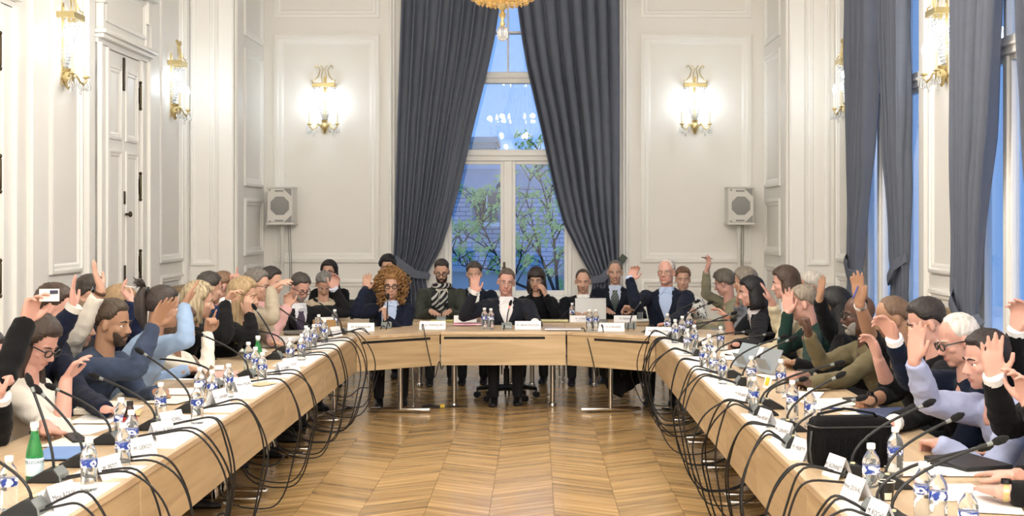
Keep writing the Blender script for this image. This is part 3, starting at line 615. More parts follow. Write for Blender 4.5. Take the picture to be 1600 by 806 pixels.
HAND = {  # per finger: curl angles (deg) at three joints ; thumb
 'open':  [(4,6,4)]*4, 'relax': [(14,18,12),(18,22,14),(22,26,16),(26,30,18)],
 'point': [(2,4,3),(60,80,50),(66,85,50),(70,85,50)], 'grip': [(55,60,40)]*4, 'flat':[(2,8,8)]*4,
 'two':   [(4,5,4),(6,8,5),(70,85,50),(72,85,50)], 'fist':[(75,90,55)]*4, 'hold':[(38,40,30)]*4, 'half':[(20,30,20),(25,34,22),(30,38,24),(36,40,26)]}
def add_hand(m, wrist, fdir, palm, right, pose, sc=1.0, spread=1.0):
    f = V(fdir).normalized(); n = V(palm); n = (n-f*n.dot(f))
    if n.length < 1e-3: n = f.orthogonal()
    n.normalize()
    t = f.cross(n) if right else n.cross(f)          # towards the thumb
    W = V(wrist)
    def q(a, b, c): return W+f*(a*sc)+t*(b*sc)-n*(c*sc)   # along, thumbward, dorsal
    rs = []
    for a, w, h, o in ((-.02,.026,.019,0),(.008,.031,.0175,.002),(.035,.039,.0165,.003),(.065,.042,.0145,.001),(.088,.041,.0125,-.001),(.099,.036,.009,-.002)):
        rs.append([q(a, o+w*math.copysign(abs(math.cos(x))**.7, math.cos(x)), h*math.copysign(abs(math.sin(x))**.8, math.sin(x))) for x in [2*PI*k/12 for k in range(12)]])
    m.rings(rs)
    cur = HAND[pose]
    for i, (b0, L, r) in enumerate(((.031,.074,.0088),(.0105,.082,.0092),(-.0105,.076,.0088),(-.031,.060,.0078))):
        sp = (1.5-i)*(.085 if pose in ('open','flat') else .045)*spread
        p = V((.084-.004*abs(i-1), b0*.98, 0)); d = 0; pts = [V((p.x-.02, p.y, 0)), p]
        for k, (ln, cu) in enumerate(zip((.46,.30,.24), cur[i])):
            d += math.radians(cu)
            st = V((math.cos(d), math.sin(sp)*math.cos(d), -math.sin(d)))*(L*ln)
            p = p+st; pts.append(p.copy())
        m.tube([q(*x) for x in pts], [r*sc*1.02, r*sc*1.03, r*sc, r*sc*.93, r*sc*.82], 8, rnd=True)
    cl = .7 if pose in ('fist','grip','hold','point','two') else 0.12
    tp = [V((.012,.022,-.004)), V((.036,.048-.006*cl,-.012-.012*cl)), V((.064,.066-.03*cl,-.018-.02*cl)), V((.090,.074-.055*cl,-.02-.026*cl))]
    m.tube([q(*x) for x in tp], [.0135*sc,.0125*sc,.0105*sc,.0088*sc], 8, rnd=True)

def ik(S, Wp, L1, L2, pole):
    D = Wp-S; d = D.length
    if d > (L1+L2)*.985: k = d/((L1+L2)*.985); L1 *= k; L2 *= k
    a = (L1*L1-L2*L2+d*d)/(2*d); h = math.sqrt(max(0, L1*L1-a*a)); D.normalize()
    p = V(pole); p = (p-D*p.dot(D)); p.normalize()
    return S+D*a+p*h

def shell(hl, c, r, dens, nu=40, nv=26, nz=0, nf=20, seed=0):
    """closed hair shell over an ellipsoid; dens(dir)->thickness (may be negative: sunk)"""
    m = M(); vs = []; fs = []
    for i in range(nv+1):
        a = -PI/2+PI*i/nv
        for j in range(nu):
            b = 2*PI*j/nu; d = V((math.cos(a)*math.sin(b), math.cos(a)*math.cos(b), math.sin(a)))   # b=0 is the front (+y)
            th = dens(d)
            if nz and th > 0: th += nz*noise.noise(d*nf*.5+V((seed,0,0)))+nz*.5*noise.noise(V((b*nf, a*3, seed)))
            p = V((d.x*(r[0]+th), d.y*(r[1]+th), d.z*(r[2]+th)))+V(c); vs.append(hl(p))
    for i in range(nv):
        for j in range(nu): k = (j+1) % nu; fs.append((i*nu+j, (i+1)*nu+j, (i+1)*nu+k, i*nu+k))
    return m.add(vs, fs)
def sstep(a, b, x):
    t = min(1, max(0, (x-a)/((b-a) or 1e-6))); return t*t*(3-2*t)

def person(label, hp, X=None, d=None, face=90, body=None, pitch=8, roll=0, hs=1.04, lean=.22, slean=0, skin='fair', hair=('short','#3A2E26'),
           top='jacket', col='#23262E', shirt=None, tie=None, R=None, Lf=None, glasses=None, beard=None, brow=None, sex='m', cuff=None, sleeve=(1,1),
           legs=True, scarf=None, pants='#1B1C20', watch=None, seat=.5, shade=0, extra=None, wid=1.0, chair=True, browsc=1, topmat=None):
    px, py = hp
    if d is None: d = DX(px, X)
    Hc = P(px, py, d)
    if body is None: body = face
    ba = math.radians(body)
    f = V((math.sin(ba), -math.cos(ba), 0)); r = V((-math.cos(ba), -math.sin(ba), 0)); u = V((0,0,1))
    N = Hc-u*.148*hs-f*(.03+lean*.12)
    sw = (.185 if sex == 'm' else .162)*wid
    Hp = V((N.x, N.y, seat+.02))-f*lean+r*slean
    root = empty('person', (Hp.x, Hp.y, 0), math.atan2(-f.x, f.y), label, 'person', 'people at the council tables')
    # head frame
    fa = math.radians(face); R0 = rotz(fa) @ rotz(PI)      # local +y -> facing
    hr = R0 @ rotx(-math.radians(pitch)) @ roty(math.radians(roll))
    def hl(p): return Hc+hr @ (V(p)*hs)
    def hd(q):
        if q[2] >= -.10: return hl(q)
        a = hl((q[0], q[1], -.10)); a.z -= (-.10-q[2])*hs; return a
    skm, lpm = skin_mat(skin), lip_mat(skin)
    m = M(); E = lambda c, rr, Rm=None, nu=14, nv=9: m.ell(hl(c), [x*hs for x in rr], hr @ (Rm if Rm is not None else Matrix.Identity(3)), nu, nv)
    E((0,-.012,.035),(.075,.095,.088), None, 20, 12); E((0,.022,-.035),(.062,.066,.086), None, 18, 12)
    E((0,.056,-.096),(.027 if sex=='m' else .022,.026,.022))
    for s in (-1, 1):
        E((s*.036,.012,-.072),(.024,.044,.030)); E((s*.041,.055,-.028),(.021,.021,.019)); E((s*.031,.0655,.0075),(.0185,.0165,.0092)); E((s*.031,.0645,-.0155),(.0175,.0145,.0065))
        E((s*.0775,-.008,-.012),(.009,.019,.032), rotz(s*.35)); E((s*.011,.094,-.041),(.0085,.010,.008))
    E((0,.071,.016),(.050,.017,.011))
    m.tube([hl((0,.080,.010)), hl((0,.093,-.015)), hl((0,.104,-.037))], [.008*hs,.010*hs,.0125*hs], 8, rnd=True)
    E((0,.0795,-.066),(.023,.011,.0052)); E((0,.079,-.0755),(.019,.011,.006))
    # neck and core
    S0 = N-u*.07*hs
    m.tube([hl((0,-.03,-.03)), N+u*.03+f*.005, N-u*.05, S0-u*.06], [.058*hs*(.9 if sex=='f' else 1), .056*hs*(.88 if sex=='f' else 1), .056*hs, .06*hs], 14)
    m.tube([S0-u*.02, (S0+Hp)/2, Hp], [.07,.075,.09], 10, rnd=True)
    arms = {}
    for key, spec in (('R', R), ('L', Lf)):
        s = 1 if key == 'R' else -1
        S = S0+r*(s*sw)-u*.02*hs
        pose = 'flat'; palm = None; pole = V((0,0,-1))+r*(s*.55)-f*.25
        if spec is None: spec = ('lap',)
        if spec[0] in ('lap', 'tab0'):
            if spec[0] == 'lap': Wp = S0+f*.36-r*(s*-.07)+V((0,0,0)); Wp.z = .70; tip = Wp+f*.1-r*(s*.06)
            else: Wp = S0+f*.40+r*(s*.10); Wp.z = .80; tip = Wp+f*.15-r*(s*.06); tip.z = .77
            palm = V((0,0,-1)); pose = 'flat'
        elif spec[0] == 'tab':      # ('tab', wrist px, tip px, pose)
            Wp = PZ(*spec[1], .800); tip = PZ(*spec[2], .772); palm = V((0,0,-1)); pose = spec[3] if len(spec) > 3 else 'flat'
        else:                       # ('up', wrist(px,py,dd), tip(px,py,dd), pose, palm, pole)
            w, t = spec[1], spec[2]
            Wp = P(w[0], w[1], d+(w[2] if len(w) > 2 else 0)); tip = P(t[0], t[1], d+(t[2] if len(t) > 2 else (w[2] if len(w) > 2 else 0)))
            pose = spec[3] if len(spec) > 3 else 'open'; palm = V(spec[4]) if len(spec) > 4 and spec[4] else f.copy()
            if len(spec) > 5 and spec[5]: pole = V(spec[5])
        if palm is None: palm = f.copy()
        El = ik(S, Wp, .295*hs, .265*hs, pole)
        fd = (tip-Wp).normalized()
        hsc = hs*(1.08 if sex == 'm' else 1.0)
        m.tube([S, S*.5+El*.5, El], [.05,.042,.036], 10, rnd=True)
        m.tube([El, El*.6+Wp*.4, Wp*.93+El*.07, Wp+fd*.01], [.040*hs,.041*hs,.031*hs,.027*hs], 12)
        add_hand(m, Wp, fd, palm, key == 'R', pose, hsc)
        arms[key] = (S, El, Wp, fd, palm)
    hinv = hr.transposed()
    def post(me, co, Hc=Hc.copy(), hinv=hinv.copy()):
        Lc = (co-np.array(Hc)) @ np.array(hinv).T/hs
        fi = np.empty(len(me.polygons), np.int32)
        cen = np.empty(len(me.polygons)*3, np.float32); me.polygons.foreach_get('center', cen)
        c = (cen.reshape(-1,3)-np.array(Hc)) @ np.array(hinv).T/hs
        lip = (np.abs(c[:,0]) < .024) & (c[:,1] > .075) & (c[:,2] < -.059) & (c[:,2] > -.083) & (np.abs(c[:,2]+.071) < .012*(1-(np.abs(c[:,0])/.026)**2)+.001)
        me.polygons.foreach_set('material_index', lip.astype(np.int32)); return co
    bake_later(m, 'body', [skm, lpm], root, .0068, 2, post, .42)
    inv = root.matrix_basis.inverted()
    def put(mm, name, mats, smooth=60, lab=None):
        mm.xf(lambda p: inv @ p); o = mm.build(name, mats, root, smooth)
        if lab: o['label'] = lab
        return o
    # eyes, brows
    for s in (-1, 1):
        e = M(); e.ell(hl((s*.031,.0655,-.004)), [.0125*hs]*3, hr, 12, 8, 0)
        e.ell(hl((s*.031,.0735,-.004)), [.0062*hs,.0062*hs,.0062*hs], hr, 10, 6, 1); put(e, 'eye', [M_WHITE_EYE, M_IRIS])
        hc = brow or (hair[1] if hair else '#3a2c22')
        e = M(); e.tube([hl((s*.013,.089,.017)), hl((s*.03,.087,.0225)), hl((s*.050,.071,.016))], [.003*hs*browsc,.004*hs*browsc,.002*hs*browsc], 6, rnd=True); put(e, 'eyebrow', mat('brow_'+hc, hc, .8))
    # ---- clothing
    tw = (1.0 if sex == 'm' else .86)*wid
    prof = [(0,.172,.125),(.12,.176,.130),(.3,.168,.125),(.5,.178,.125),(.65,.190,.128 if sex=='m' else .135),(.78,.198,.118),(.87,.190,.102),(.93,.150,.088),(.97,.105,.078),(1.0,.082,.072)]
    mid = (Hp+N)*.5-f*.03
    def spine(t): return Hp*(1-t)*(1-t)+mid*2*t*(1-t)+(N-u*.015)*t*t
    def tpt(t, th, off=0):
        c = spine(t); tg = (spine(min(1, t+.02))-spine(max(0, t-.02))).normalized(); bf = r.cross(tg); bf = bf if bf.dot(f) > 0 else -bf
        for i in range(len(prof)-1):
            if prof[i][0] <= t <= prof[i+1][0]: break
        k = (t-prof[i][0])/(prof[i+1][0]-prof[i][0]); w = prof[i][1]*(1-k)+prof[i+1][1]*k; dp = prof[i][2]*(1-k)+prof[i+1][2]*k
        cx, sx = math.cos(th), math.sin(th); pw = .8
        return c+r*((w*tw+off)*math.copysign(abs(cx)**pw, cx))+bf*((dp+off)*math.copysign(abs(sx)**pw, sx))
    ts = [0,.06,.12,.2,.3,.4,.5,.58,.65,.72,.78,.83,.87,.9,.93,.95,.97,.985,1.0]
    j = M(); j.rings([[tpt(t, 2*PI*k/26) for k in range(26)] for t in ts])
    thick = 1.0 if top == 'jacket' else .88
    for key in 'RL':
        S, El, Wp, fd, palm = arms[key]; s = 1 if key == 'R' else -1
        k = sleeve[0 if key == 'R' else 1]
        end = El+(Wp-El)*max(k, .05) if k > 0 else S+(El-S)*.6
        j.ell(S, (.068*thick*hs,)*3)
        if k > 0:
            j.tube([S, S*.65+El*.35, S*.3+El*.7, El], [.074*thick*hs,.068*thick*hs,.060*thick*hs,.056*thick*hs], 14, rnd=True)
            j.tube([El, El*.6+end*.4, end], [.056*thick*hs,.055*thick*hs,(.043 if k > .8 else .05)*thick*hs], 14)
        else: j.tube([S, end], [.074*thick*hs,.062*thick*hs], 14)
    tnames = {'jacket':'jacket','sweater':'sweater','blouse':'blouse','coat':'coat','cardigan':'cardigan'}
    cm = mat('cloth_'+col, col, .85, var=.10, vs=14, bump=.25, bs=220, sheen=.04, spec=.2)
    cm = topmat or cm
    bake_later(j, tnames[top], [cm], root, .0125, 4, wrinkle(.0125, (px*.37) % 17))
    if shirt:
        scm = mat('shirt_'+shirt, shirt, .8, var=.05, vs=10, bump=.15, bs=200)
        q = M(); g = []
        tt = [.50,.56,.62,.68,.74,.79,.84,.88,.91,.94,.965,.985]
        for t in tt:
            w = .24*sstep(.46,.97,t)*(1.5 if t > .9 else 1)+.02
            g.append([tpt(t, PI/2+w*(1-2*i/6), .010) for i in range(7)])
        g.append([N-u*.008+f*(.004+.074*hs*math.sin(x))+r*(.074*hs*math.cos(x)) for x in [PI/2+.75*(1-2*i/6) for i in range(7)]]); tt.append(1)
        b = len(q.v); flat_ = [p for row in g for p in row]; back = [p-f*.02 for p in flat_]; n = len(flat_)
        fs = []
        for a in range(len(tt)-1):
            for i in range(6):
                k = a*7+i; fs.append((k, k+1, k+8, k+7)); fs.append((n+k, n+k+7, n+k+8, n+k+1))
        q.add(flat_+back, fs)
        put(q, 'shirt', scm, 60)
        q = M(); q.rings([[N+u*(z-.012)+f*(ff)+(r*math.cos(x)*w+f*math.sin(x)*w*1.0) for x in [2*PI*i/18 for i in range(18)]] for z, w, ff in ((-.03,.084*hs,.0),(-.005,.073*hs,.004),(.018,.066*hs,.009),(.021,.063*hs,.009))], cap=False)
        for s in (-1, 1):
            a, b2, c = tpt(.985, PI/2+s*.08, .012), tpt(.95, PI/2+s*.42, .017), tpt(.985, PI/2+s*.75, .014)
            a = N+f*(.076*hs)+r*(-s*.008)-u*.006; c = N+f*.05*hs-r*(s*.055*hs)+u*.006; b2 = tpt(.925, PI/2+s*.28, .018)
            q.add([a, b2, c, a+f*.006, b2+f*.006, c+f*.006], [(0,1,2),(5,4,3),(0,3,4,1),(1,4,5,2),(2,5,3,0)])
        put(q, 'shirt_collar', scm, 50)
        if top in ('jacket', 'coat', 'cardigan'):
            lm = mat('lapel_'+col, col, .8, var=.08, vs=14, bump=.2, bs=220, sheen=.03, spec=.25)
            for s in (-1, 1):
                q = M(); A = []; B = []
                for t in (.50,.58,.66,.74,.80,.86,.90,.94,.975):
                    w = .24*sstep(.46,.97,t)*(1.5 if t > .9 else 1)+.01; lw = .06+.26*sstep(.5,.8,t)
                    if t > .88: lw *= .75
                    A.append(tpt(t, PI/2+s*w, .014)); B.append(tpt(t, PI/2+s*(w+lw), .012))
                n = len(A); q.add(A+B+[p+f*.006 for p in A]+[p+f*.006 for p in B], [x for i in range(n-1) for x in ((2*n+i, 2*n+i+1, 3*n+i+1, 3*n+i), (i, i+1, 2*n+i+1, 2*n+i), (n+i, 3*n+i, 3*n+i+1, n+i+1))])
                put(q, 'lapel', lm, 40)
    if tie:
        q = M(); rows = [(.52,.05),(.60,.16),(.72,.17),(.84,.15),(.90,.12),(.945,.11),(.96,.17),(.98,.17)]
        A = [tpt(t, PI/2-w*.9, .016) for t, w in rows]; B = [tpt(t, PI/2+w*.9, .016) for t, w in rows]; C_ = [tpt(t, PI/2, .022) for t, w in rows]; n = len(A)
        q.add(A+C_+B, [x for i in range(n-1) for x in ((i, i+1, n+i+1, n+i), (n+i, n+i+1, 2*n+i+1, 2*n+i))])
        put(q, 'tie', tie_mat(tie), 60)
    if cuff:
        for key in cuff[1]:
            S, El, Wp, fd, palm = arms[key]; k = sleeve[0 if key == 'R' else 1]; e = El+(Wp-El)*k; dr = (Wp-El).normalized()
            q = M(); q.tube([e-dr*.01, e+dr*.022], [.0415*hs,.040*hs], 14); put(q, 'shirt_cuff', mat('shirt_'+cuff[0], cuff[0], .8, var=.05, vs=10, bump=.15, bs=200))
    if watch:
        for key, wc in watch:
            S, El, Wp, fd, palm = arms[key]; dr = (Wp-El).normalized(); q = M(); nn = -(V(palm)-dr*V(palm).dot(dr)).normalized()
            c = Wp-dr*.018; q.tube([c-dr*.009, c+dr*.009], [.0345*hs]*2, 14, 0)
            q.tube([c+nn*.030*hs, c+nn*.044*hs], [.018*hs,.017*hs], 12, 1); put(q, 'wristwatch' if wc[0] != 'b' else 'bracelet', [mat('strap_'+wc[1], wc[1], .3, metal=.8 if wc[1] in ('#C2B07A','#C8C8CC') else 0), mat('watch_face', '#D9C57A' if wc[1] == '#C2B07A' else '#222226', .2, metal=.3)])
    if legs:
        q = M()
        pm = mat('pants_'+pants, pants, .85, var=.08, bump=.2, bs=150)
        q.ell(Hp-u*.0, (.17*tw,.15,.11), rotz(ba))
        kn = {}
        for s in (-1, 1):
            h = Hp+r*(s*.085)-u*.0; k = Hp+f*.43+r*(s*.115); k.z = .50; a = k+f*(.02 if s > 0 else -.06)+u*0; a.z = .09
            q.tube([h, h*.5+k*.5+u*.005, k], [.092,.082,.066], 12, rnd=True); q.tube([k, k*.55+a*.45-f*.012, a], [.064,.058,.05], 12, rnd=True); kn[s] = a
        put(q, 'trousers', pm, 70)
        for s in (-1, 1):
            a = kn[s]; q = M(); rr = []
            for y, w, z in ((-.075,.030,.085),(-.05,.040,.095),(0,.042,.085),(.06,.043,.058),(.12,.045,.046),(.17,.036,.034),(.19,.018,.022)):
                c = a+f*y; rr.append([V((c.x,c.y,0))+r*(w*math.copysign(abs(math.cos(x))**.8, math.cos(x)))+u*(.002+z*(.5+.5*math.copysign(abs(math.sin(x))**.7, math.sin(x)))) for x in [2*PI*i/12 for i in range(12)]])
            q.rings(rr); put(q, 'shoe', mat('shoe_leather', '#17161A', .45, bump=.05), 60)
    # ---- hair, beard, glasses
    if hair:
        st, hc = hair[0], hair[1]
        hm = mat('hair_'+hc+('s' if st in ('long','bob') else ''), hc, .55, var=.35, vs=26, bump=.6, bs=90, spec=.35) if st == 'curls' else streak_mat(hc, hair[2] if len(hair) > 2 else lighter(hc))
        cc, cr = (0,-.012,.035), (.075,.095,.088); sd = int(px*7 % 50)
        def line(dv, front=.42, side=-.12, back=-.62):   # hairline height for a direction
            az = math.atan2(dv.x, dv.y); a = abs(az)/PI
            return front+(side-front)*sstep(.2,.42,a)+(back-side)*sstep(.5,.75,a)
        if st in ('short','crop','fade'):
            th = {'short':.016,'crop':.007,'fade':.013}[st]
            def dens(dv):
                L = line(dv, .50 if st != 'fade' else .55); k = sstep(L-.10, L+.10, dv.z)
                tt = th*(.55+.45*sstep(-.3,.6,dv.z)) if st != 'fade' else th*(.15+.85*sstep(.15,.5,dv.z))
                return k*tt-(1-k)*.010
            put(shell(hl, cc, cr, dens, nz=.006 if st == 'short' else .002, seed=sd), 'hair', hm, 180)
        elif st == 'fringe':    # bald on top
            def dens(dv):
                L = line(dv, 1.3, -.15, -.62); k = sstep(L-.2, L+.2, dv.z)*(1-sstep(.2,.7,dv.z)); return k*.006-(1-k)*.010
            put(shell(hl, cc, cr, dens, nz=.003, seed=sd), 'hair', hm, 180)
        elif st in ('receding',):
            def dens(dv):
                L = line(dv, .78, -.12, -.62); k = sstep(L-.2, L+.2, dv.z); return k*.006-(1-k)*.008
            put(shell(hl, cc, cr, dens, nz=.003, seed=sd), 'hair', hm, 180)
        elif st in ('bob','long','fringebob','pony','curlyshort'):
            th = {'pony':.012,'curlyshort':.024}.get(st, .022)
            fr = .42 if st != 'fringebob' else .12
            def dens(dv):
                L = line(dv, fr, -.3, -.7); k = sstep(L-.10, L+.10, dv.z); return k*th-(1-k)*.010
            hm_ = shell(hl, cc, cr, dens, nz=.009 if st == 'curlyshort' else .004, nf=34 if st == 'curlyshort' else 20, seed=sd)
            if st in ('bob','long','fringebob'):
                zb = -.15 if st != 'long' else -.34; rs = []; nA = 30
                amax = math.radians(122 if st != 'fringebob' else 128)
                for iz in range(13):
                    z = .085+(zb-.085)*iz/12; k = iz/12; zz = (z-.035)/.088
                    base = math.sqrt(max(.12, 1-zz*zz)) if z > .035 else 1.0
                    ox = (.075*base+.024+.012*sstep(.2,.8,k)-(.02*sstep(.8,1,k) if st != 'long' else .0))*(1.0 if z > -.1 else (1+.12*sstep(-.1,-.3,z)))
                    oy = (.095*base+.022+.008*sstep(.2,.8,k))
                    sh = -.012-(.01 if st == 'long' and z < -.12 else 0)
                    out, inn = [], []
                    am = amax*(.80+.20*sstep(0,.3,k))
                    for ia in range(nA):
                        a = PI-am+2*am*ia/(nA-1); nzv = .007*noise.noise(V((a*7, z*4, sd)))+.004*math.sin(a*21+sd)*sstep(.1,.6,k)
                        e = 1-.3*(abs(2*ia/(nA-1)-1)**8)
                        out.append(hd((math.sin(a)*(ox+nzv)*e, sh+math.cos(a)*(oy+nzv)*e, z)))
                        inn.append(hd((math.sin(a)*(ox-.026)*e*.98, sh+math.cos(a)*(oy-.03)*e*.98, z)))
                    rs.append(out+inn[::-1])
                hm_.rings(rs)
            if st == 'pony':
                hm_.tube([hl((0,-.10,.085)), hl((0,-.125,.098)), hl((0,-.138,.04)), hl((0,-.128,-.05)), hl((0,-.105,-.12))], [.02,.034,.042,.04,.02], 10, rnd=True)
                for i in range(40):
                    a = random.uniform(-1, 1); b_ = random.random(); hm_.tube([hl((0,-.115,.10)), hl((a*.03,-.13-b_*.03,.125+random.random()*.02)), hl((a*.065,-.14-b_*.05,.10+random.random()*.07))], [.009,.007,.001], 5)
            put(hm_, 'hair', hm, 180)
            if st == 'pony':
                q = M(); q.torus(hl((0,-.112,.092)), .024*hs, .007*hs, 14, 6, hr @ rotx(.9)); put(q, 'hair_band', mat('hair_band', '#17171C', .7))
        elif st == 'curls':
            rng = random.Random(11)
            q = shell(hl, cc, cr, lambda dv: (lambda k: k*.03-(1-k)*.01)(sstep(line(dv,.40,-.3,-.7)-.1, line(dv,.40,-.3,-.7)+.1, dv.z)), seed=sd)
            for i in range(330):
                az = rng.uniform(-PI, PI); el = rng.uniform(-1.0, 1.35)
                if abs(az) < .75 and el < .62: continue
                dv = V((math.cos(el)*math.sin(az), math.cos(el)*math.cos(az), math.sin(el))); k = rng.uniform(.75, 1.28)
                drop = -.02-.055*max(0, -math.sin(el)+.25)
                c = V((dv.x*.125*k*(1.12 if el < .3 else 1), -.015+dv.y*.118*k, .03+drop+dv.z*.125*k)); ax = V((rng.uniform(-1,1)*.5+dv.x*.5, rng.uniform(-1,1)*.6, -1)).normalized()
                o1 = ax.orthogonal().normalized(); o2 = ax.cross(o1); ph = rng.uniform(0, 6); R1 = rng.uniform(.010,.017)
                q.tube([hl(c+ax*(.075*(t/9-.5))+o1*R1*math.cos(ph+t*1.25)+o2*R1*math.sin(ph+t*1.25)) for t in range(10)], [.004]+[.0075]*8+[.003], 5)
            put(q, 'hair', hm, 180)
    if beard:
        bc, bl = beard
        def dens(dv):
            z = dv.z*.086; az = abs(math.atan2(dv.x, dv.y))
            k = sstep(-.018,-.038, z+.0) if az < .55 else sstep(-.018+.030*min(1,(az-.55)/.5), -.040+.030*min(1,(az-.55)/.5), z)
            mouth = 1-(sstep(.42,.3, az)*sstep(-.052,-.046, z)*sstep(-.022,-.03, z)) if True else 1
            k *= (1-sstep(1.1,1.7, az)); k *= (1 if not (az < .36 and -.044 < z < -.027) else 0)
            return k*bl-(1-k)*.012
        q = shell(hl, (0,.022,-.035), (.0635,.068,.088), dens, 44, 30, nz=.002, seed=3)
        q.ell(hl((0,.057,-.098)), [.030*hs,.029*hs,.025*hs], hr); 
        q.tube([hl((-.026,.084,-.066)), hl((-.012,.094,-.058)), hl((.012,.094,-.058)), hl((.026,.084,-.066))], [.004*hs,.006*hs,.006*hs,.004*hs], 6, rnd=True)
        put(q, 'beard', mat('hair_'+bc, bc, .7, var=.3, vs=30, bump=.5, bs=120), 180)
    if glasses:
        q = M(); gr = .0022 if glasses[1] == 't' else .0036
        for s in (-1, 1):
            q.torus(hl((s*.033,.098,-.005)), .021*hs, gr*hs, 18, 6, hr @ rotz(-s*.12) @ rotx(PI/2), 0, 1.08, .82)
            q.tube([hl((s*.055,.092,.002)), hl((s*.074,.05,.004)), hl((s*.083,-.01,.0)), hl((s*.081,-.03,-.02))], gr*hs, 6)
        q.tube([hl((-.012,.101,-.001)), hl((0,.106,.002)), hl((.012,.101,-.001))], gr*hs, 6)
        put(q, 'glasses', mat('frame_'+glasses[0], glasses[0], .3, metal=.6 if glasses[1] == 't' else 0))
    if scarf:
        q = M(); q.torus(N-u*.004+f*.012, .086*hs, .028*hs, 22, 8, None)
        q.tube([tpt(.95, PI/2+.1, .03), tpt(.85, PI/2+.05, .035), tpt(.7, PI/2+.05, .035), tpt(.55, PI/2, .03)], [(.02,.04),(.02,.05),(.018,.05),(.015,.05)], 10, flat=f, rnd=True)
        q.tube([tpt(.95, PI/2-.25, .03), tpt(.85, PI/2-.22, .03), tpt(.74, PI/2-.2, .03), tpt(.64, PI/2-.2, .03)], [(.02,.035),(.02,.042),(.018,.042),(.015,.04)], 10, flat=f, rnd=True)
        put(q, 'scarf', scarf_mat(), 70)
    info = dict(root=root, Hp=Hp, N=N, f=f, r=r, arms=arms, hl=hl, tpt=tpt, put=put, d=d, body=body, hr=hr, hs=hs)
    if chair: CHAIRS.append((Hp, body, label))
    if extra: extra(info)
    return info
CHAIRS = []
def tie_mat(k):
    if not k.startswith('s'): return mat('tie_'+k, k, .5, var=.1)
    m = mat('tie_'+k, '#1D2A2C', .5)
    nt = m.node_tree
    if not nt.nodes.get('wv'):
        w = nt.nodes.new('ShaderNodeTexWave'); w.name = 'wv'; w.inputs['Scale'].default_value = 22; w.bands_direction = 'DIAGONAL'
        tc = nt.nodes.new('ShaderNodeTexCoord'); r = nt.nodes.new('ShaderNodeValToRGB'); r.color_ramp.interpolation = 'CONSTANT'
        r.color_ramp.elements[0].color = lin('#1A2428'); r.color_ramp.elements[1].color = lin('#6E7F78'); r.color_ramp.elements[1].position = .72
        nt.links.new(tc.outputs['Object'], w.inputs['Vector']); nt.links.new(w.outputs['Fac'], r.inputs[0]); nt.links.new(r.outputs[0], nt.nodes['Principled BSDF'].inputs['Base Color'])
    return m
def two_tone(name, a, b, scale, thr, kind='wave', rough=.8):
    if name in _MC: return _MC[name]
    m = mat(name, a, rough); nt = m.node_tree
    tc = nt.nodes.new('ShaderNodeTexCoord'); r = nt.nodes.new('ShaderNodeValToRGB')
    if kind == 'noise':
        w = nt.nodes.new('ShaderNodeTexNoise'); w.inputs['Scale'].default_value = scale
    elif kind == 'voronoi':
        w = nt.nodes.new('ShaderNodeTexVoronoi'); w.inputs['Scale'].default_value = scale
    else:
        w = nt.nodes.new('ShaderNodeTexWave'); w.inputs['Scale'].default_value = scale; w.inputs['Distortion'].default_value = 2; w.bands_direction = 'DIAGONAL'
    nt.links.new(tc.outputs['Object'], w.inputs['Vector']); r.color_ramp.elements[0].color = lin(a); r.color_ramp.elements[1].color = lin(b)
    r.color_ramp.elements[0].position = thr-.04; r.color_ramp.elements[1].position = thr+.04
    nt.links.new(w.outputs['Distance' if kind == 'voronoi' else 'Fac'], r.inputs[0]); nt.links.new(r.outputs[0], nt.nodes['Principled BSDF'].inputs['Base Color']); return m
def scarf_mat(): return two_tone('scarf_weave', '#14161E', '#B9B7B2', 9, .62, 'wave')
def lighter(h):
    c = [int(h[i:i+2], 16) for i in (1, 3, 5)]; return '#%02X%02X%02X' % tuple(min(255, int(x*1.18+8)) for x in c)
def streak_mat(a, b):
    nm = 'hair_'+a+b
    if nm in _MC: return _MC[nm]
    m = mat(nm, a, .5, bump=.5, bs=90); nt = m.node_tree; tc = nt.nodes.new('ShaderNodeTexCoord'); mp = nt.nodes.new('ShaderNodeMapping'); mp.inputs['Scale'].default_value = (60, 60, 6)
    n = nt.nodes.new('ShaderNodeTexNoise'); n.inputs['Scale'].default_value = 1; r = nt.nodes.new('ShaderNodeValToRGB')
    r.color_ramp.elements[0].color = lin(a); r.color_ramp.elements[1].color = lin(b); r.color_ramp.elements[0].position = .35; r.color_ramp.elements[1].position = .65
    nt.links.new(tc.outputs['Object'], mp.inputs[0]); nt.links.new(mp.outputs[0], n.inputs['Vector']); nt.links.new(n.outputs['Fac'], r.inputs[0]); nt.links.new(r.outputs[0], nt.nodes['Principled BSDF'].inputs['Base Color']); return m
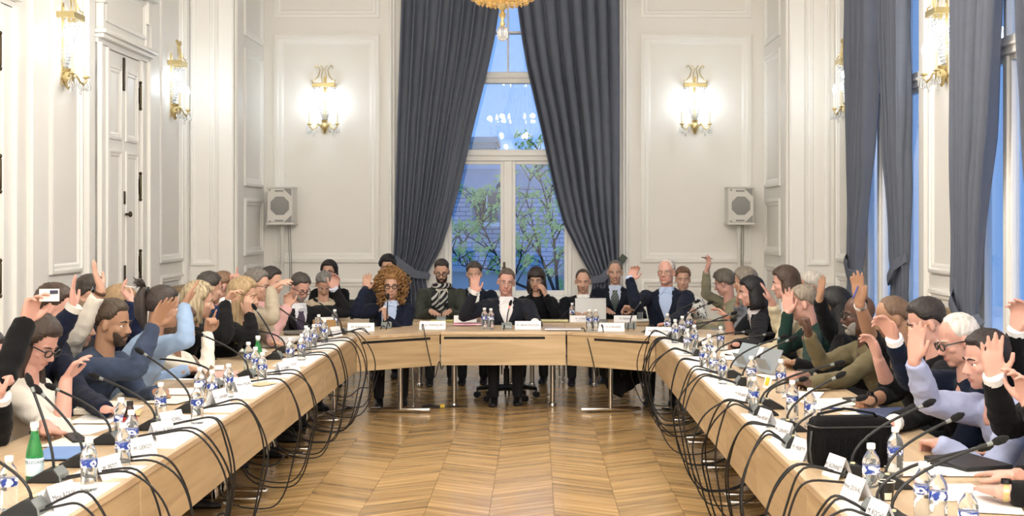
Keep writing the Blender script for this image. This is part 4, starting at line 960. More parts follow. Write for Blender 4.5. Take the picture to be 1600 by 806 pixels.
# ------------------------------------------------------------------ tables
TWOOD = wood('beech_top', '#B69A78', '#D3BB9A', .38, (.8, 10, 10), 'obj', .12)
AWOOD = wood('oak_apron', '#AA906B', '#C8AE87', .45, (.8, 11, 11), 'obj', .12)
SLOT = mat('slot_dark', '#17130F', .8); FOOTB = mat('foot_black', '#1F1E1E', .4)
TZ, AZ0 = .745, .435
def tube_leg(q, x, y, z1=.71): q.tube([(x, y, .03), (x, y, z1)], .024, 12)
def table(label, loc, rz, poly, fronts, legs, tfeet=(), slots=(), zt=TZ, az0=AZ0, group=None, joint=True):
    """local x along the length, front edge towards local -y"""
    r = empty('conference_table', (loc[0], loc[1], 0), rz, label, 'table', group)
    q = M(); q.prism(poly, zt-.030, zt); q.build('tabletop', TWOOD, r, 20, .003)
    for (x0, y0), (x1, y1) in fronts:
        a, b = V((x0, y0, 0)), V((x1, y1, 0)); U = (b-a).normalized(); n = V((-U.y, U.x, 0)); L = (b-a).length; q = M(); g = .0025
        Rm = Matrix((U, n, V((0,0,1)))).transposed(); q.box((0,0,0), (L-2*g, .020, zt-.031-az0)); ap = q.build('apron_panel', AWOOD, r, 20, .002, a+U*(L/2)+n*.016+V((0,0,(az0+zt-.031)/2))); ap.rotation_euler = (0,0,math.atan2(U.y, U.x))
        for s0, s1 in slots:
            q = M(); q.box(a+U*((s0+s1)/2)+n*.008+V((0,0,zt-.058)), (s1-s0, .010, .022), Rm); q.build('cable_slot', SLOT, r, 0)
    for x, y in legs:
        q = M(); tube_leg(q, x, y, zt-.03); L = q.build('leg', CHROME, r, 60); q = M(); q.lathe([(.018,0),(.036,.004),(.038,.02),(.03,.038),(.025,.045)], (x, y, 0), 14); q.build('glide', CHROME, L, 60)
    for x, y, ang in tfeet:
        q = M(); tube_leg(q, x, y, zt-.03); L = q.build('leg', CHROME, r, 60)
        d = V((math.cos(ang), math.sin(ang), 0)); c = V((x, y, .03)); q = M(); q.tube([c-d*.27, c+d*.27], .02, 10, rnd=True); q.build('foot', CHROME, L, 60)
    return r
DEP = .82; XLI, XRI = -1.58, 1.045
rect = lambda L: [(0,0),(L,0),(L,DEP),(0,DEP)]
ys_l = [3.9, 5.47, 7.05, 8.62, 10.25, 12.0]; ys_r = [3.2, 4.25, 5.3, 6.52, 7.53, 8.5, 9.7, 10.8, 12.0]
for i, (a, b) in enumerate(zip(ys_l, ys_l[1:])):
    L = b-a-.003; table('oak conference table of the door-side row, %s one counted from the head table' % ordinal(len(ys_l)-2-i), (XLI, a), PI/2, rect(L), [((0,0),(L,0))], [], [(.12, .42, PI/2), (L-.12, .42, PI/2)], [], group='conference tables')
for i, (a, b) in enumerate(zip(ys_r, ys_r[1:])):
    L = b-a-.003; table('oak conference table of the street-window row, %s one counted from the head table' % ordinal(len(ys_r)-2-i), (XRI, b), -PI/2, rect(L), [((0,0),(L,0))], [], [(.12, .42, PI/2), (L-.12, .42, PI/2)], [], group='conference tables')
XA, XB, YF, YB = -.88, .275, 12.55, 13.35
table('straight middle oak table facing us, where the man in the dark blazer sits', (XA, YF), 0, [(0,0),(XB-XA-.003,0),(XB-XA-.003,.8),(0,.8)], [((0,0),(XB-XA-.003,0))], [(.10,.40),(XB-XA-.12,.40)], [], [(.03, .96)], group='head tables')
lp = lambda x, y, o: (x-o[0], y-o[1])
o_ = (XLI, 12.0); pl = [lp(*p, o_) for p in ((XLI, 12.003), (XA-.003, YF), (XA-.003, YB), (-1.25, YB), (-2.4, 12.62), (-2.4, 12.003))]
table('wedge-shaped oak corner table under the curly-haired woman', o_, 0, pl, [(pl[0], pl[1])], [], [(.33, .55, .35-.45), (-.25, .35, 1.1)], [(.06, .78)], group='head tables')
o_ = (XRI, 12.0); pr = [lp(*p, o_) for p in ((XRI, 12.003), (1.865, 12.003), (1.865, 12.62), (.72, YB), (XB+.003, YB), (XB+.003, YF))]
table('wedge-shaped oak corner table under the white-haired man in the blazer', o_, 0, pr, [(pr[5], pr[0])], [], [(-.36, .58, .12), (.25, .35, -1.1)], [(.30, .88)], group='head tables')
ZT2, Y2 = .70, 14.3
for i, (a, b, lab) in enumerate(((-2.5, -1.35, 'below the dark-coated standing woman'), (-1.345, -.15, 'in front of the man with the scarf'), (-.145, .72, 'carrying the open laptop'), (.725, 1.95, 'in front of the short-haired woman in a patterned top'))):
    L = b-a-.003; table('narrow second-row table '+lab, (a, Y2), 0, [(0,0),(L,0),(L,.5),(0,.5)], [((0,0),(L,0))], [(.10,.25),(L-.10,.25)], [], [], ZT2, .60, 'second-row tables')

# ------------------------------------------------------------------ chairs
SEATF = mat('chair_fabric', '#2E3434', .8, bump=.2, bs=200); SEATG = mat('chair_back_grey', '#6C7270', .7)
chp = None
def make_chair():
    r = empty('meeting_chair', (0,0,0)); q = M(); q.bx(-.23,.23,-.21,.23,.42,.475); q.build('seat', SEATF, r, 30, .02)
    q = M(); rs = []
    for z, y in ((.56,-.22),(.70,-.235),(.84,-.26)): rs.append([(-.22,y+.012,z),(-.20,y-.02,z),(.20,y-.02,z),(.22,y+.012,z),(.20,y+.014,z),(-.20,y+.014,z)])
    q.rings(rs); q.build('backrest', SEATF, r, 40, .008)
    for sx in (-1, 1):
        for sy in (-1, 1):
            q = M(); q.tube([(sx*.205, sy*.19, .43), (sx*.22, sy*.21, .012)], .011, 8); q.build('leg', CHROME, r, 60)
        q = M(); q.tube([(sx*.205,-.18,.44),(sx*.205,-.215,.50),(sx*.19,-.235,.62)], .010, 8); q.build('back_post', CHROME, r, 60)
    return r
def office_chair(loc, rz, label):
    r = empty('office_chair', loc, rz, label, 'chair')
    q = M(); q.bx(-.25,.25,-.22,.26,.42,.50); q.build('seat', SEATF, r, 30, .03); q = M(); q.bx(-.22,.22,-.30,-.24,.55,.98); q.build('backrest', SEATF, r, 30, .025)
    q = M(); q.tube([(0,-.2,.45),(0,-.30,.5),(0,-.30,.7)], .02, 8); q.build('back_post', BLACKP, r, 60)
    q = M(); q.tube([(0,0,.10),(0,0,.30)], .03, 12); q.tube([(0,0,.3),(0,0,.43)], .018, 12); q.build('gas_column', BLACKP, r, 60)
    for k in range(5):
        a = PI/2+2*PI*k/5+PI; c, s = math.cos(a), math.sin(a); q = M(); q.tube([(0,0,.115),(c*.16,s*.16,.115),(c*.31,s*.31,.09)], [.032,.026,.018], 8); L = q.build('base_arm', BLACKP, r, 60)
        q = M(); 
        for e in (-.018,.018): q.tube([(c*.31-s*(e-.009), s*.31+c*(e-.009), .032), (c*.31-s*(e+.009), s*.31+c*(e+.009), .032)], .031, 12)
        q.tube([(c*.31,s*.31,.04),(c*.31,s*.31,.09)], .010, 6); q.build('caster', BLACKP, L, 60)
def place_chairs():
    global chp
    for Hp, body, lab in CHAIRS:
        ba = math.radians(body); f = V((math.sin(ba), -math.cos(ba), 0)); rz = math.atan2(-f.x, f.y)
        if 'dark blazer' in lab and 'middle' in lab: office_chair((Hp.x, Hp.y, 0), rz, 'black swivel chair on casters under the man in the dark blazer'); continue
        if chp is None: chp = make_chair(); o = chp
        else: o = copy_tree(chp)
        o.location = (Hp.x, Hp.y, 0); o.rotation_euler = (0, 0, rz); short = lab.split(',')[0].split(' raising')[0].split(' reading')[0].split(' looking')[0]
        tag(o, 'dark meeting chair under the '+' '.join(short.split()[:9]), 'chair', 'meeting chairs')

# ------------------------------------------------------------------ things on the tables
def anchor(p):
    if p.y > 14.0: return 'second-row table'
    if p.y > 12.0: return 'head table'
    return 'door-side table row' if p.x < 0 else 'street-window table row'
LBLUE = two_tone('bottle_label_blue', '#27408F', '#E9ECF4', 38, .55, 'noise', .35)
WCAP = mat('cap_white', '#EDEDEA', .4); PET = mat('pet_water', '#F6FAFB', .06, trans=.93, ior=1.33, spec=.6)
bprof = [(.001,0),(.026,0),(.030,.006),(.0305,.014),(.0285,.019),(.0305,.024),(.0285,.032),(.0305,.038),(.0285,.046),(.0305,.052),(.0285,.060),(.0305,.066),(.0285,.074),(.0305,.080),(.0300,.088),(.0300,.118),(.0310,.124),(.0300,.134),(.0255,.148),(.0165,.163),(.0125,.170),(.0125,.178)]
def make_bottle():
    r = empty('water_bottle', (0,0,0)); q = M(); q.lathe(bprof+[(.001,.178)], (0,0,0), 16); q.build('bottle_body', PET, r, 60)
    q = M(); q.lathe([(.0304,.089),(.0308,.090),(.0308,.117),(.0304,.118)], (0,0,0), 20); L = q.build('label', LBLUE, r, 60)
    q = M(); q.lathe([(.0135,.175),(.0150,.176),(.0150,.192),(.0135,.1945),(.001,.1945)], (0,0,0), 14); q.build('cap', WCAP, r, 40)
    for s in (0, 2.1, 4.2):
        q = M(); q.rings([[V((rr*math.cos(s+dx), rr*math.sin(s+dx), .1035+dz)) for dx, dz in [(.42*math.cos(2*PI*k/12), .0095*math.sin(2*PI*k/12)) for k in range(12)]] for rr in (.0309, .0314)]); q.build('emblem', mat('label_white', '#F1F1F1', .4), L, 0)
    return r
bot0 = [None]
BOTTLES = [  # base pixels
 (14,798),(139,767),(192,735),(205,712),(189,690),(251,658),(308,662),(312,628),(331,632),(357,621),(410,599),(399,588),(388,580),(453,571),(471,563),(481,551),(490,544),(507,536),(498,526),(478,548),(523,517),
 (767,514.5),(757,514),(601,510),(921,517),(931,517),
 (1043,523),(1055,536),(1066,530),(1077,522),(1085,547),(1074,553),(1100,579),(1115,590),(1129,600),(1108,566),(1126,548),(1174,606),(1178,646),(1220,614),(1238,656),(1266,668),(1278,702),(1361,779),(1399,745),(1442,812),(1466,822),(1513,858)]
def bottles():
    cnt = {}
    pts = sorted([PZ(x, y) for x, y in BOTTLES], key=lambda p: -p.y)
    pts.append(P(781-0+113, 502, 14.42)); pts[-1].z = ZT2
    for p in pts:
        o = bot0[0]
        if o is None: o = bot0[0] = make_bottle()
        else: o = copy_tree(bot0[0])
        a = anchor(p); k = cnt.get(a, 0); cnt[a] = k+1
        o.location = p; o.rotation_euler = (0, 0, random.uniform(0, 6.28)); sc = random.uniform(.98, 1.04); o.scale = (sc, sc, sc)
        if a == 'head table': lab = 'clear water bottle with blue label on the head table, %s in depth order' % ordinal(k)
        elif a == 'second-row table': lab = 'small clear water bottle beside the open laptop'
        else: lab = 'clear blue-label water bottle, %s from the head table along the %s' % (ordinal(k), a)
        tag(o, lab, 'bottle', 'water bottles')
def green_bottle(p, label, cat='bottle', txt=None, h=1.0):
    g = mat('green_glass', '#3FA860', .05, trans=.75, ior=1.4, spec=.7); r = empty('glass_bottle', p, 0, label, cat)
    q = M(); q.lathe([(.001,0),(.030,0),(.033,.006),(.033,.10),(.031,.115),(.024,.145),(.016,.175),(.0135,.20),(.0135,.222),(.001,.222)], (0,0,0), 20); q.build('bottle_body', g, r, 60)
    q = M(); q.lathe([(.0335,.025),(.0340,.026),(.0340,.092),(.0335,.093)], (0,0,0), 22); L = q.build('label', two_tone('label_pale', '#C9DCE2', '#9FB9C6', 16, .6, 'noise', .5), r, 60)
    q = M(); q.lathe([(.0138,.196),(.0142,.197),(.0142,.206),(.0138,.207)], (0,0,0), 14); q.build('neck_band', mat('band_silver', '#D8DDDF', .3, metal=.6), r, 60)
    q = M(); q.lathe([(.0145,.208),(.0165,.209),(.0165,.226),(.0145,.229),(.001,.229)], (0,0,0), 14); q.build('cap', WCAP, r, 40)
    if txt: text3d(txt, .017, L, lambda x, y: V((.0345*math.sin(x/.034+.25), -.0345*math.cos(x/.034+.25), .078+y)), mat('label_ink', '#22303A', .5))
def text3d(txt, size, parent, fn, mt, name='lettering'):
    """letters as real outlines; fn maps text x,y to a point"""
    c = bpy.data.curves.new('t', 'FONT'); c.body = txt; c.size = size; c.align_x = 'CENTER'; c.align_y = 'CENTER'; c.resolution_u = 3
    o = bpy.data.objects.new('t', c); COL.objects.link(o); bpy.context.view_layer.update()
    me = bpy.data.meshes.new_from_object(o.evaluated_get(bpy.context.evaluated_depsgraph_get())); bpy.data.objects.remove(o); bpy.data.curves.remove(c)
    for v in me.vertices: v.co = fn(v.co.x, v.co.y)
    me.materials.clear(); me.materials.append(mt); b = bpy.data.objects.new(name, me); COL.objects.link(b); b.parent = parent; return b
CARD = mat('card_white', '#EFEDEE', .6); INK = mat('card_ink', '#3C3B40', .6)
def name_card(p, ang, txt, label, w=.21, h=.075, size=.034, z=None):
    """tent card; ang = direction its printed face looks (0 = towards us)"""
    r = empty('name_card', p, ang, label, 'name card', 'folded name cards'); t = .0012; dp = .036
    q = M()
    q.rings([[V((x, -dp, 0)), V((x, 0, h)), V((x, dp, 0)), V((x, dp-.003, 0)), V((x, 0, h-.005)), V((x, -dp+.003, 0))] for x in (-w/2, w/2)], cap=False)
    q.build('folded_card', CARD, r, 20)
    sl = math.atan2(h, dp); text3d(txt, size, r, lambda x, y: V((x, -dp/2-.0015+y*math.cos(sl), h/2+y*math.sin(sl)+.0005)), INK)
MGREY = mat('mic_grey', '#7E8382', .4, metal=.3); FOAM = mat('mic_foam', '#111113', .95, bump=.8, bs=350)
def mic(bp_, tp, label, ang, ring=False, zb=None, dtip=0, small=False):
    b = PZ(*bp_, zb or TZ); t = P(tp[0], tp[1], b.y+dtip)
    r = empty('gooseneck_microphone', b, ang, label, 'microphone', 'gooseneck microphones'); inv = (Matrix.Translation(b) @ Matrix.Rotation(ang, 4, 'Z')).inverted(); t = inv @ t
    q = M()   # wedge base: local -y is the talker's far side (towards the hall)
    q.rings([[V((x, y, z)) for y, z in ((-.062,0),(.075,0),(.070,.012),(.0,.052),(-.035,.056),(-.058,.030))] for x in (-.048,.048)]); q.build('base', BLACKP, r, 20, .006)
    q = M(); q.rings([[V((x, y, z)) for y, z in ((-.0635,.004),(-.0598,.031),(-.036,.0575),(-.037,.054),(-.056,.028),(-.060,.004))] for x in (-.0495,.0495)]); q.build('back_plate', MGREY, r, 20)
    q = M(); q.tube([(.025,-.02,.054),(.025,-.02,.060)], .010, 10); q.build('button', mat('button_pale', '#D6CFA8', .4), r, 60)
    s = V((0,-.02,.05)); up = V((0, 0, max(.10, .35*(t-s).length))); c1 = s+up*.75; d = (t-c1).normalized()
    pts = []
    for i in range(11):
        k = i/10; pts.append(s*(1-k)**3+c1*3*k*(1-k)**2*.98+(t-(t-c1)*.45)*3*k*k*(1-k)+t*k**3)
    q = M(); q.tube(pts, [.0058]*11 if not small else [.004]*11, 7); q.build('gooseneck', BLACKP, r, 60)
    d = (pts[-1]-pts[-2]).normalized(); q = M(); fr = .0145 if not small else .012
    q.tube([pts[-1]-d*.012, pts[-1]+d*.004, pts[-1]+d*.028, pts[-1]+d*.042], [fr*.6, fr, fr, fr*.55], 12, rnd=True); q.build('foam_head', FOAM, r, 60)
    q = M(); q.tube([pts[-1]-d*.034, pts[-1]-d*.014], [.0072,.0085], 10)
    q.build('light_ring' if ring else 'collar', mat('ring_red', '#E8402F', .4, emit=5) if ring else MGREY, r, 60)
    return b
CABLE = mat('cable_black', '#141416', .5)
def cable(p0, out, drop_to, label, sway=0, loop=.0, zt=TZ, name='microphone_cable', e=None):
    """from p0 on the table over the edge (out = unit vector towards the hall), down to drop_to height"""
    out = V(out); lat = V((-out.y, out.x, 0)); e = e or .0; rise = random.uniform(.02,.07); arch = random.uniform(.10,.22)
    edge = p0+out*e
    pts = [p0+V((0,0,.012)), p0.lerp(edge, .6)+V((0,0,.012+rise*.6)), edge+out*.03+V((0,0,rise))+lat*sway*.1, edge+out*arch*.75+V((0,0,-.06))+lat*sway*.25, edge+out*arch+V((0,0,-.22))+lat*sway*.45, edge+out*(arch*.8)+V((0,0,-.40))+lat*sway*.7]
    zl = max(.02, drop_to); pts += [V((*(edge+out*arch*.35+lat*sway*.9).xy, zl+.08)), V((*(edge-out*.06+lat*sway*1.0).xy, zl)), V((*(edge-out*.30+lat*sway*1.1).xy, zl+.06+loop)), V((*(edge-out*.42+lat*sway*1.1).xy, .40))]
    # smooth (Catmull-Rom)
    P_ = [pts[0]]+pts+[pts[-1]]; res = []
    for i in range(1, len(P_)-2):
        for k in range(5):
            t = k/5; a, b, c, d = P_[i-1], P_[i], P_[i+1], P_[i+2]
            res.append(.5*((2*b)+(c-a)*t+(2*a-5*b+4*c-d)*t*t+(3*b-a-3*c+d)*t**3))
    res.append(pts[-1]); q = M(); b0 = V((p0.x, p0.y, 0)); q.tube([x-b0 for x in res], .0048, 6)
    tag(q.build(name, CABLE, None, 60, 0, b0), label, 'cable', 'microphone cables')

PAPER = mat('paper_white', '#F0EEEA', .7)
def sheet(p, ang, w, l, label, name='paper_sheet', colr=None, th=.0022, cat='paper', group='papers on the tables'):
    q = M(); q.box((0,0,th/2), (w, l, th)); o = q.build(name, mat('paper_'+(colr or '#F0EEEA'), colr or '#F0EEEA', .65), None, 0, 0, p); o.rotation_euler = (0, 0, ang); tag(o, label, cat, group); return o

def table_things():
    L90, R90 = PI/2, -PI/2
    # microphones: base px, tip px
    left = [((40,803),(-40,700)), ((76,752),(48,600)), ((122,728),(62,612)), ((166,693),(84,606)), ((236,671),(152,589)), ((292,644),(222,551)), ((330,606),(240,560)), ((383,590),(315,523)), ((428,561),(399,482)), ((441,551),(357,515)), ((474,537),(432,478)), ((487,531),(420,488)), ((531,522),(495,470))]
    right = [((1040,520),(1087,472)), ((1054,528),(1107,474)), ((1085,540),(1144,490)), ((1070,534),(1143,500)), ((1094,556),(1166,518)), ((1120,571),(1199,522)), ((1146,590),(1221,527)), ((1165,602),(1235,530)), ((1203,638),(1251,593)), ((1193,648),(1307,568)), ((1236,673),(1309,588)), ((1246,699),(1341,623)), ((1338,744),(1446,632)), ((1392,762),(1490,654)), ((1378,806),(1532,700)), ((1402,822),(1556,690))]
    for i, (b, t) in enumerate(left):
        p = mic(b, t, 'black gooseneck microphone, %s from the head table along the door-side table row' % ordinal(len(left)-1-i), L90, False, None, .05)
        for k in range(2): cable(p+V((.05, -.03+.05*k, 0)), (1,0,0), random.choice((.015,.02,.03,.05,.12,.25)), 'black cable draped from the %s microphone of the door-side row, %s strand' % (ordinal(len(left)-1-i), ('thicker', 'outer')[k]), random.uniform(-.18,.28), 0, e=max(.02, XLI-p.x-.05))
    for i, (b, t) in enumerate(right):
        p = mic(b, t, 'black gooseneck microphone, %s from the head table along the street-window row' % ordinal(i), R90, False, None, .05)
        for k in range(2): cable(p+V((-.05, -.03+.05*k, 0)), (-1,0,0), random.choice((.015,.02,.03,.05,.10,.22)), 'black cable draped from the %s microphone of the street-window row, %s strand' % (ordinal(i), ('inner', 'outer')[k]), random.uniform(-.28,.18), 0, e=max(.02, p.x-.05-XRI))
    cen = [((605,512),(606,466),'held by the curly-haired woman', -.05, None, False), ((792,513),(797,476),'with a lit red ring, before the man in the dark blazer', 0, None, True), ((984,513),(1003,470),'before the white-haired man in the blazer', .1, None, False), ((690,502),(695,478),'before the man with the patterned scarf', 0, ZT2, False)]
    for b, t, lab, an, zb, ring in cen:
        p = mic(b, t, 'black gooseneck microphone '+lab, an, ring, zb, .0)
        if zb is None:
            for k in range(1 if ring else 2): cable(p+V((-.02+.05*k, -.05, 0)), (0,-1,0), random.choice((.30,.42)), '%s black cable over the head table apron, microphone %s' % (('first', 'second')[k], ' '.join(lab.split()[-6:])), random.uniform(-.16,.2), 0, e=.10)
    # a few more strands that hang from the head table's corners
    for x, lab in ((-1.05,'near the wedge joint'), (.42,'by the two bottles'), (.60,'by the tent card')):
        cable(V((x, 12.62 if x < 0 else 12.70, TZ)), (0,-1,0), .40, 'thin black cable looping over the head table apron '+lab, random.uniform(-.1,.25), 0, e=.14)
    # name cards
    lc = [(93,792,'Mme ROUX'),(166,746,'M. PETIT'),(218,714,'M. LEROY'),(252,686,'Mme BLANC'),(266,669,'M. MOREL'),(341,632,'M. GARNIER'),(377,611,'Mme FAURE'),(442,585,'M. ROBIN'),(452,579,'M. LUCAS'),(523,525,'Mme COLIN')]
    for i, (x, y, t) in enumerate(lc): p = PZ(x, y); p.x = min(p.x, XLI-.05); name_card(p, PI/2+random.uniform(-.5,-.25), t, 'white tent name card, %s from the head table along the door-side row' % ordinal(len(lc)-1-i), .15, .085, .026)
    rc = [(1162,628,'M. RENARD'),(1197,666,'Mme HENRY'),(1227,687,'M. GIRARD'),(1254,716,'M. MARTY'),(1309,745,'M. BONNET'),(1339,780,'Mme DUVAL'),(1376,822,'M. ROCHE')]
    for i, (x, y, t) in enumerate(rc): p = PZ(x, y); p.x = max(p.x, XRI+.06); name_card(p, -PI/2+random.uniform(.15,.35), t, 'white tent name card, %s from the head table along the street-window row' % ordinal(i), .14, .085, .026)
    for x, y, t, lab, an in ((564,517,'M. KASSOURI','before the curly-haired woman',.12),(676,514,'Mme MARQUIN','at the joint of wedge and middle table',0),(825,514,'M. BRACHUZZA','before the man in the dark blazer',0),(955,517,'M. FOURNIER','beside the two head-table bottles',-.05),(1030,524,'Mme GAUTIER','lying at the corner beside the white-haired man',-.4)):
        name_card(PZ(x, y), an, t, 'long white name card '+lab, .245, .075, .030)
    for x, t, lab in ((727,'M. VALLONE','in front of the man with the scarf'),(908,'M. CARRE','below the open laptop'),(977,'M. PERRIN','in front of the man in the striped tie')):
        p = P(x, 500, 14.38); p.z = ZT2; name_card(p, 0, t, 'white name card on the second row, '+lab, .24, .07, .028)
    # white sheets along the inner edges
    for i, (y0, y1) in enumerate(((4.4,5.25),(5.35,5.62),(6.05,7.1),(7.2,7.6),(7.75,8.7),(8.8,9.3),(9.5,10.6),(10.7,11.9))):
        sheet(V((XLI-.14, (y0+y1)/2, TZ)), 0, .24, y1-y0, 'long white paper strip along the inner edge, %s on the door-side row from us' % ordinal(i), 'paper_strip', group='paper strips')
    for i, (y0, y1) in enumerate(((3.9,4.9),(5.75,6.3),(6.45,7.15),(7.6,8.9),(9.0,10.2),(10.3,11.9))):
        sheet(V((XRI+.10, (y0+y1)/2, TZ)), 0, .16, y1-y0, 'long white paper strip along the inner edge, %s on the street-window row from us' % ordinal(i), 'paper_strip', group='paper strips')
    rr = random.Random(3)
    # papers before each place, outer half of the tables
    pl = [(130,672),(152,655),(120,690),(185,640),(285,612),(270,625),(255,590),(325,575),(345,590),(300,588),(395,548),(420,540),(455,528),(440,533)]
    for i, (x, y) in enumerate(pl): p = PZ(x, y, TZ+.003*(i%3)); p.z = TZ+.002+.0025*(i % 3); p.x = max(p.x, -2.26); sheet(p, rr.uniform(-.3,.3), .21, .30, 'white document page lying at the %s place of the door-side row from us' % ordinal(i), colr=['#F0EEEA','#F3F1EE','#E9E4D6'][i % 3])
    pr_ = [(1500,770),(1545,790),(1430,735),(1375,650),(1345,660),(1315,630),(1290,632),(1255,618),(1215,590),(1190,575),(1150,560),(1120,545),(1095,530),(1560,735)]
    for i, (x, y) in enumerate(pr_): p = PZ(x, y); p.z = TZ+.002+.0025*(i % 3); p.x = min(p.x, 1.72); sheet(p, rr.uniform(-.35,.35), .21, .30, 'white document page lying at the %s place of the street-window row from us' % ordinal(i), colr=['#F0EEEA','#F3F1EE','#EEE9DF'][i % 3])
    # pads and folders
    def slab(px, py, w, l, h, ang, colr, label, name, cat, z=TZ, bev=.003, rough=.5, dy=None):
        p = PZ(px, py, z) if dy is None else P(px, py, dy); p.z = z+.0075
        q = M(); q.box((0,0,h/2), (w, l, h)); o = q.build(name, mat(name+colr, colr, rough), None, 20, bev, p); o.rotation_euler = (0,0,ang); return tag(o, label, cat)
    slab(100,712,.20,.28,.012,.1,'#6C8FC4','thin blue tablet lying behind the green glass bottle','tablet','tablet'); slab(118,688,.07,.26,.012,.5,'#1B1B1E','slim black phone case lying on the door-side table','phone','phone')
    slab(205,648,.10,.18,.006,.2,'#D9C58E','yellow note pad beside the dark soda bottle','note_pad','note pad'); slab(160,643,.24,.32,.03,.15,'#E6E0D2','cream stack of documents under the suited man\'s hand','document_stack','documents')
    slab(410,602,.12,.17,.004,-.5,'#D8BC93','kraft envelope lying under a tent card','envelope','envelope'); slab(345,588,.22,.30,.012,.2,'#C9A49A','pink folder under papers on the door-side row','folder','folder')
    slab(470,522,.30,.22,.02,.2,'#6A665F','grey binder before the bearded man with the tie','binder','binder')
    slab(736,508,.34,.24,.012,.06,'#E3A6B4','pink folder on the head table beside two bottles','folder','folder'); slab(738,508,.33,.23,.010,-.05,'#F0D9DA','pale papers spilling from the pink folder','papers','papers')['category']
    slab(1313,642,.012,.15,.010,1.2,'#2A3A78','blue ballpoint pen lying on white papers','pen','pen'); slab(1340,629,.10,.19,.012,.2,'#1C1D20','dark phone beside the watch-wearing wrist','phone','phone')
    slab(1400,652,.26,.34,.02,.3,'#3B4A6E','dark blue folder under papers behind the black bag','folder','folder'); slab(1512,728,.22,.30,.018,.3,'#1F2023','black note case near the gold wristwatch','note_case','case'); slab(1590,781,.010,.17,.009,1.45,'#C8A86E','wooden pencil on paper at the picture\'s lower corner','pencil','pencil')
    slab(1480,732,.012,.15,.010,.8,'#26272B','dark pen held above the papers near the gold watch','pen','pen'); slab(1255,583,.08,.16,.012,-.2,'#2B2B2E','dark phone at the olive cardigan man\'s place','phone','phone')
    slab(690,497,.24,.20,.006,0,'#D9D07E','yellow-edged document under the scarf man\'s hand','document','document',ZT2,.001,.6,14.45); slab(865,499,.30,.18,.012,0,'#E8DFA8','yellow and white file beside the laptop','file','file',ZT2,.001,.6,14.42); slab(880,516,.34,.16,.006,0,'#ECEBEE','white papers at the head table joint','papers','papers'); slab(1005,497,.30,.22,.015,.1,'#ECE9E2','stack of white papers before the man with the striped tie','papers','papers',ZT2,.001,.6,14.45)
    # glass bottles and others
    green_bottle(PZ(54,752), 'green glass water bottle with pale label among the door-side papers', txt='S.PELLEGRINO')
    green_bottle(PZ(403,577), 'small green glass bottle farther along the door-side row')
    r = empty('cola_bottle', PZ(203,697), 0, 'dark soda bottle with black cap and red label among water bottles', 'bottle')
    q = M(); q.lathe([(.001,0),(.028,0),(.031,.01),(.027,.06),(.031,.10),(.030,.13),(.018,.165),(.0125,.185),(.001,.186)], (0,0,0), 16); q.build('bottle_body', mat('cola', '#2A120C', .08, spec=.7), r, 60)
    q = M(); q.lathe([(.0305,.10),(.0318,.101),(.0312,.131),(.0300,.132)], (0,0,0), 16); q.build('label', mat('label_red', '#9C2A2A', .4), r, 60); q = M(); q.lathe([(.0135,.183),(.015,.184),(.015,.202),(.001,.204)], (0,0,0), 14); q.build('cap', BLACKP, r, 40)
    r = empty('paper_cup', PZ(1385,781), 0, 'small black printed coffee cup beside the bottle', 'cup', None); q = M(); q.lathe([(.001,.0),(.022,0),(.031,.068),(.029,.068),(.0205,.004),(.001,.004)], (0,0,0), 20); q.build('cup_wall', mat('cup_black', '#1C1B1A', .4), r, 60)
    q = M(); q.torus((0,0,.068), .0305, .0022, 24, 6); q.build('rim', mat('cup_rim', '#E9E4D8', .5), r, 60); q = M(); q.rings([[V((rr*math.cos(a), rr*math.sin(a), z)) for a in [-PI/2-.5+k*.1 for k in range(11)]]+[V(((rr+.0006)*math.cos(a), (rr+.0006)*math.sin(a), z)) for a in [-PI/2+.5-k*.1 for k in range(11)]] for rr, z in ((.0238,.005),(.0278,.030))]); q.build('label', mat('cup_label', '#D9CFBB', .5), r, 0)
    # black bag
    p = PZ(1327,727); r = empty('camera_bag', p, .12, 'black ribbed shoulder bag standing on the street-window table', 'bag'); bm = mat('bag_nylon', '#0C0C0D', .8, bump=.4, bs=180, spec=.15)
    q = M(); q.rings([[V((x*.165*k, y*.075*k, z)) for x, y in [(math.copysign(abs(math.cos(a))**.35, math.cos(a)), math.copysign(abs(math.sin(a))**.35, math.sin(a))) for a in [2*PI*i/28 for i in range(28)]]] for z, k in ((.0,.94),(.01,1),(.10,1.02),(.165,1.0),(.19,.95),(.20,.85))]); q.build('bag_body', bm, r, 60)
    for i in range(10): q = M(); x = -.13+.26*i/9; q.tube([V((x,-.078,.03)), V((x,-.080,.08)), V((x,-.078,.125))], .006, 6, rnd=True); q.build('rib', bm, r, 60)
    q = M(); q.torus((0,0,.168), 1, .006, 28, 6, None, 0, .168, .078) if 0 else q.tube([V((.167*math.copysign(abs(math.cos(a))**.35, math.cos(a)), .077*math.copysign(abs(math.sin(a))**.35, math.sin(a)), .168)) for a in [2*PI*i/28 for i in range(29)]], .004, 5); q.build('zipper', mat('zip', '#2C2C2E', .4), r, 60)
    q = M(); q.tube([V((-.16,0,.16)),V((-.13,0,.215)),V((-.02,0,.235)),V((.10,-.01,.215)),V((.16,-.01,.15))], [(.005,.017)]*5, 8, flat=(0,0,1)); q.build('strap', bm, r, 60); q = M(); q.tube([V((-.17,-.03,.15)),V((-.185,-.05,.08)),V((-.18,-.06,.02))], .006, 6); q.build('cord', BLACKP, r, 60)
    # laptop of the second row
    p = P(923, 497, 14.58); p.z = ZT2; r = empty('laptop', p, PI, 'open grey laptop seen from behind on the second row', 'laptop'); al = mat('laptop_grey', '#8E8D8B', .4, metal=.5)
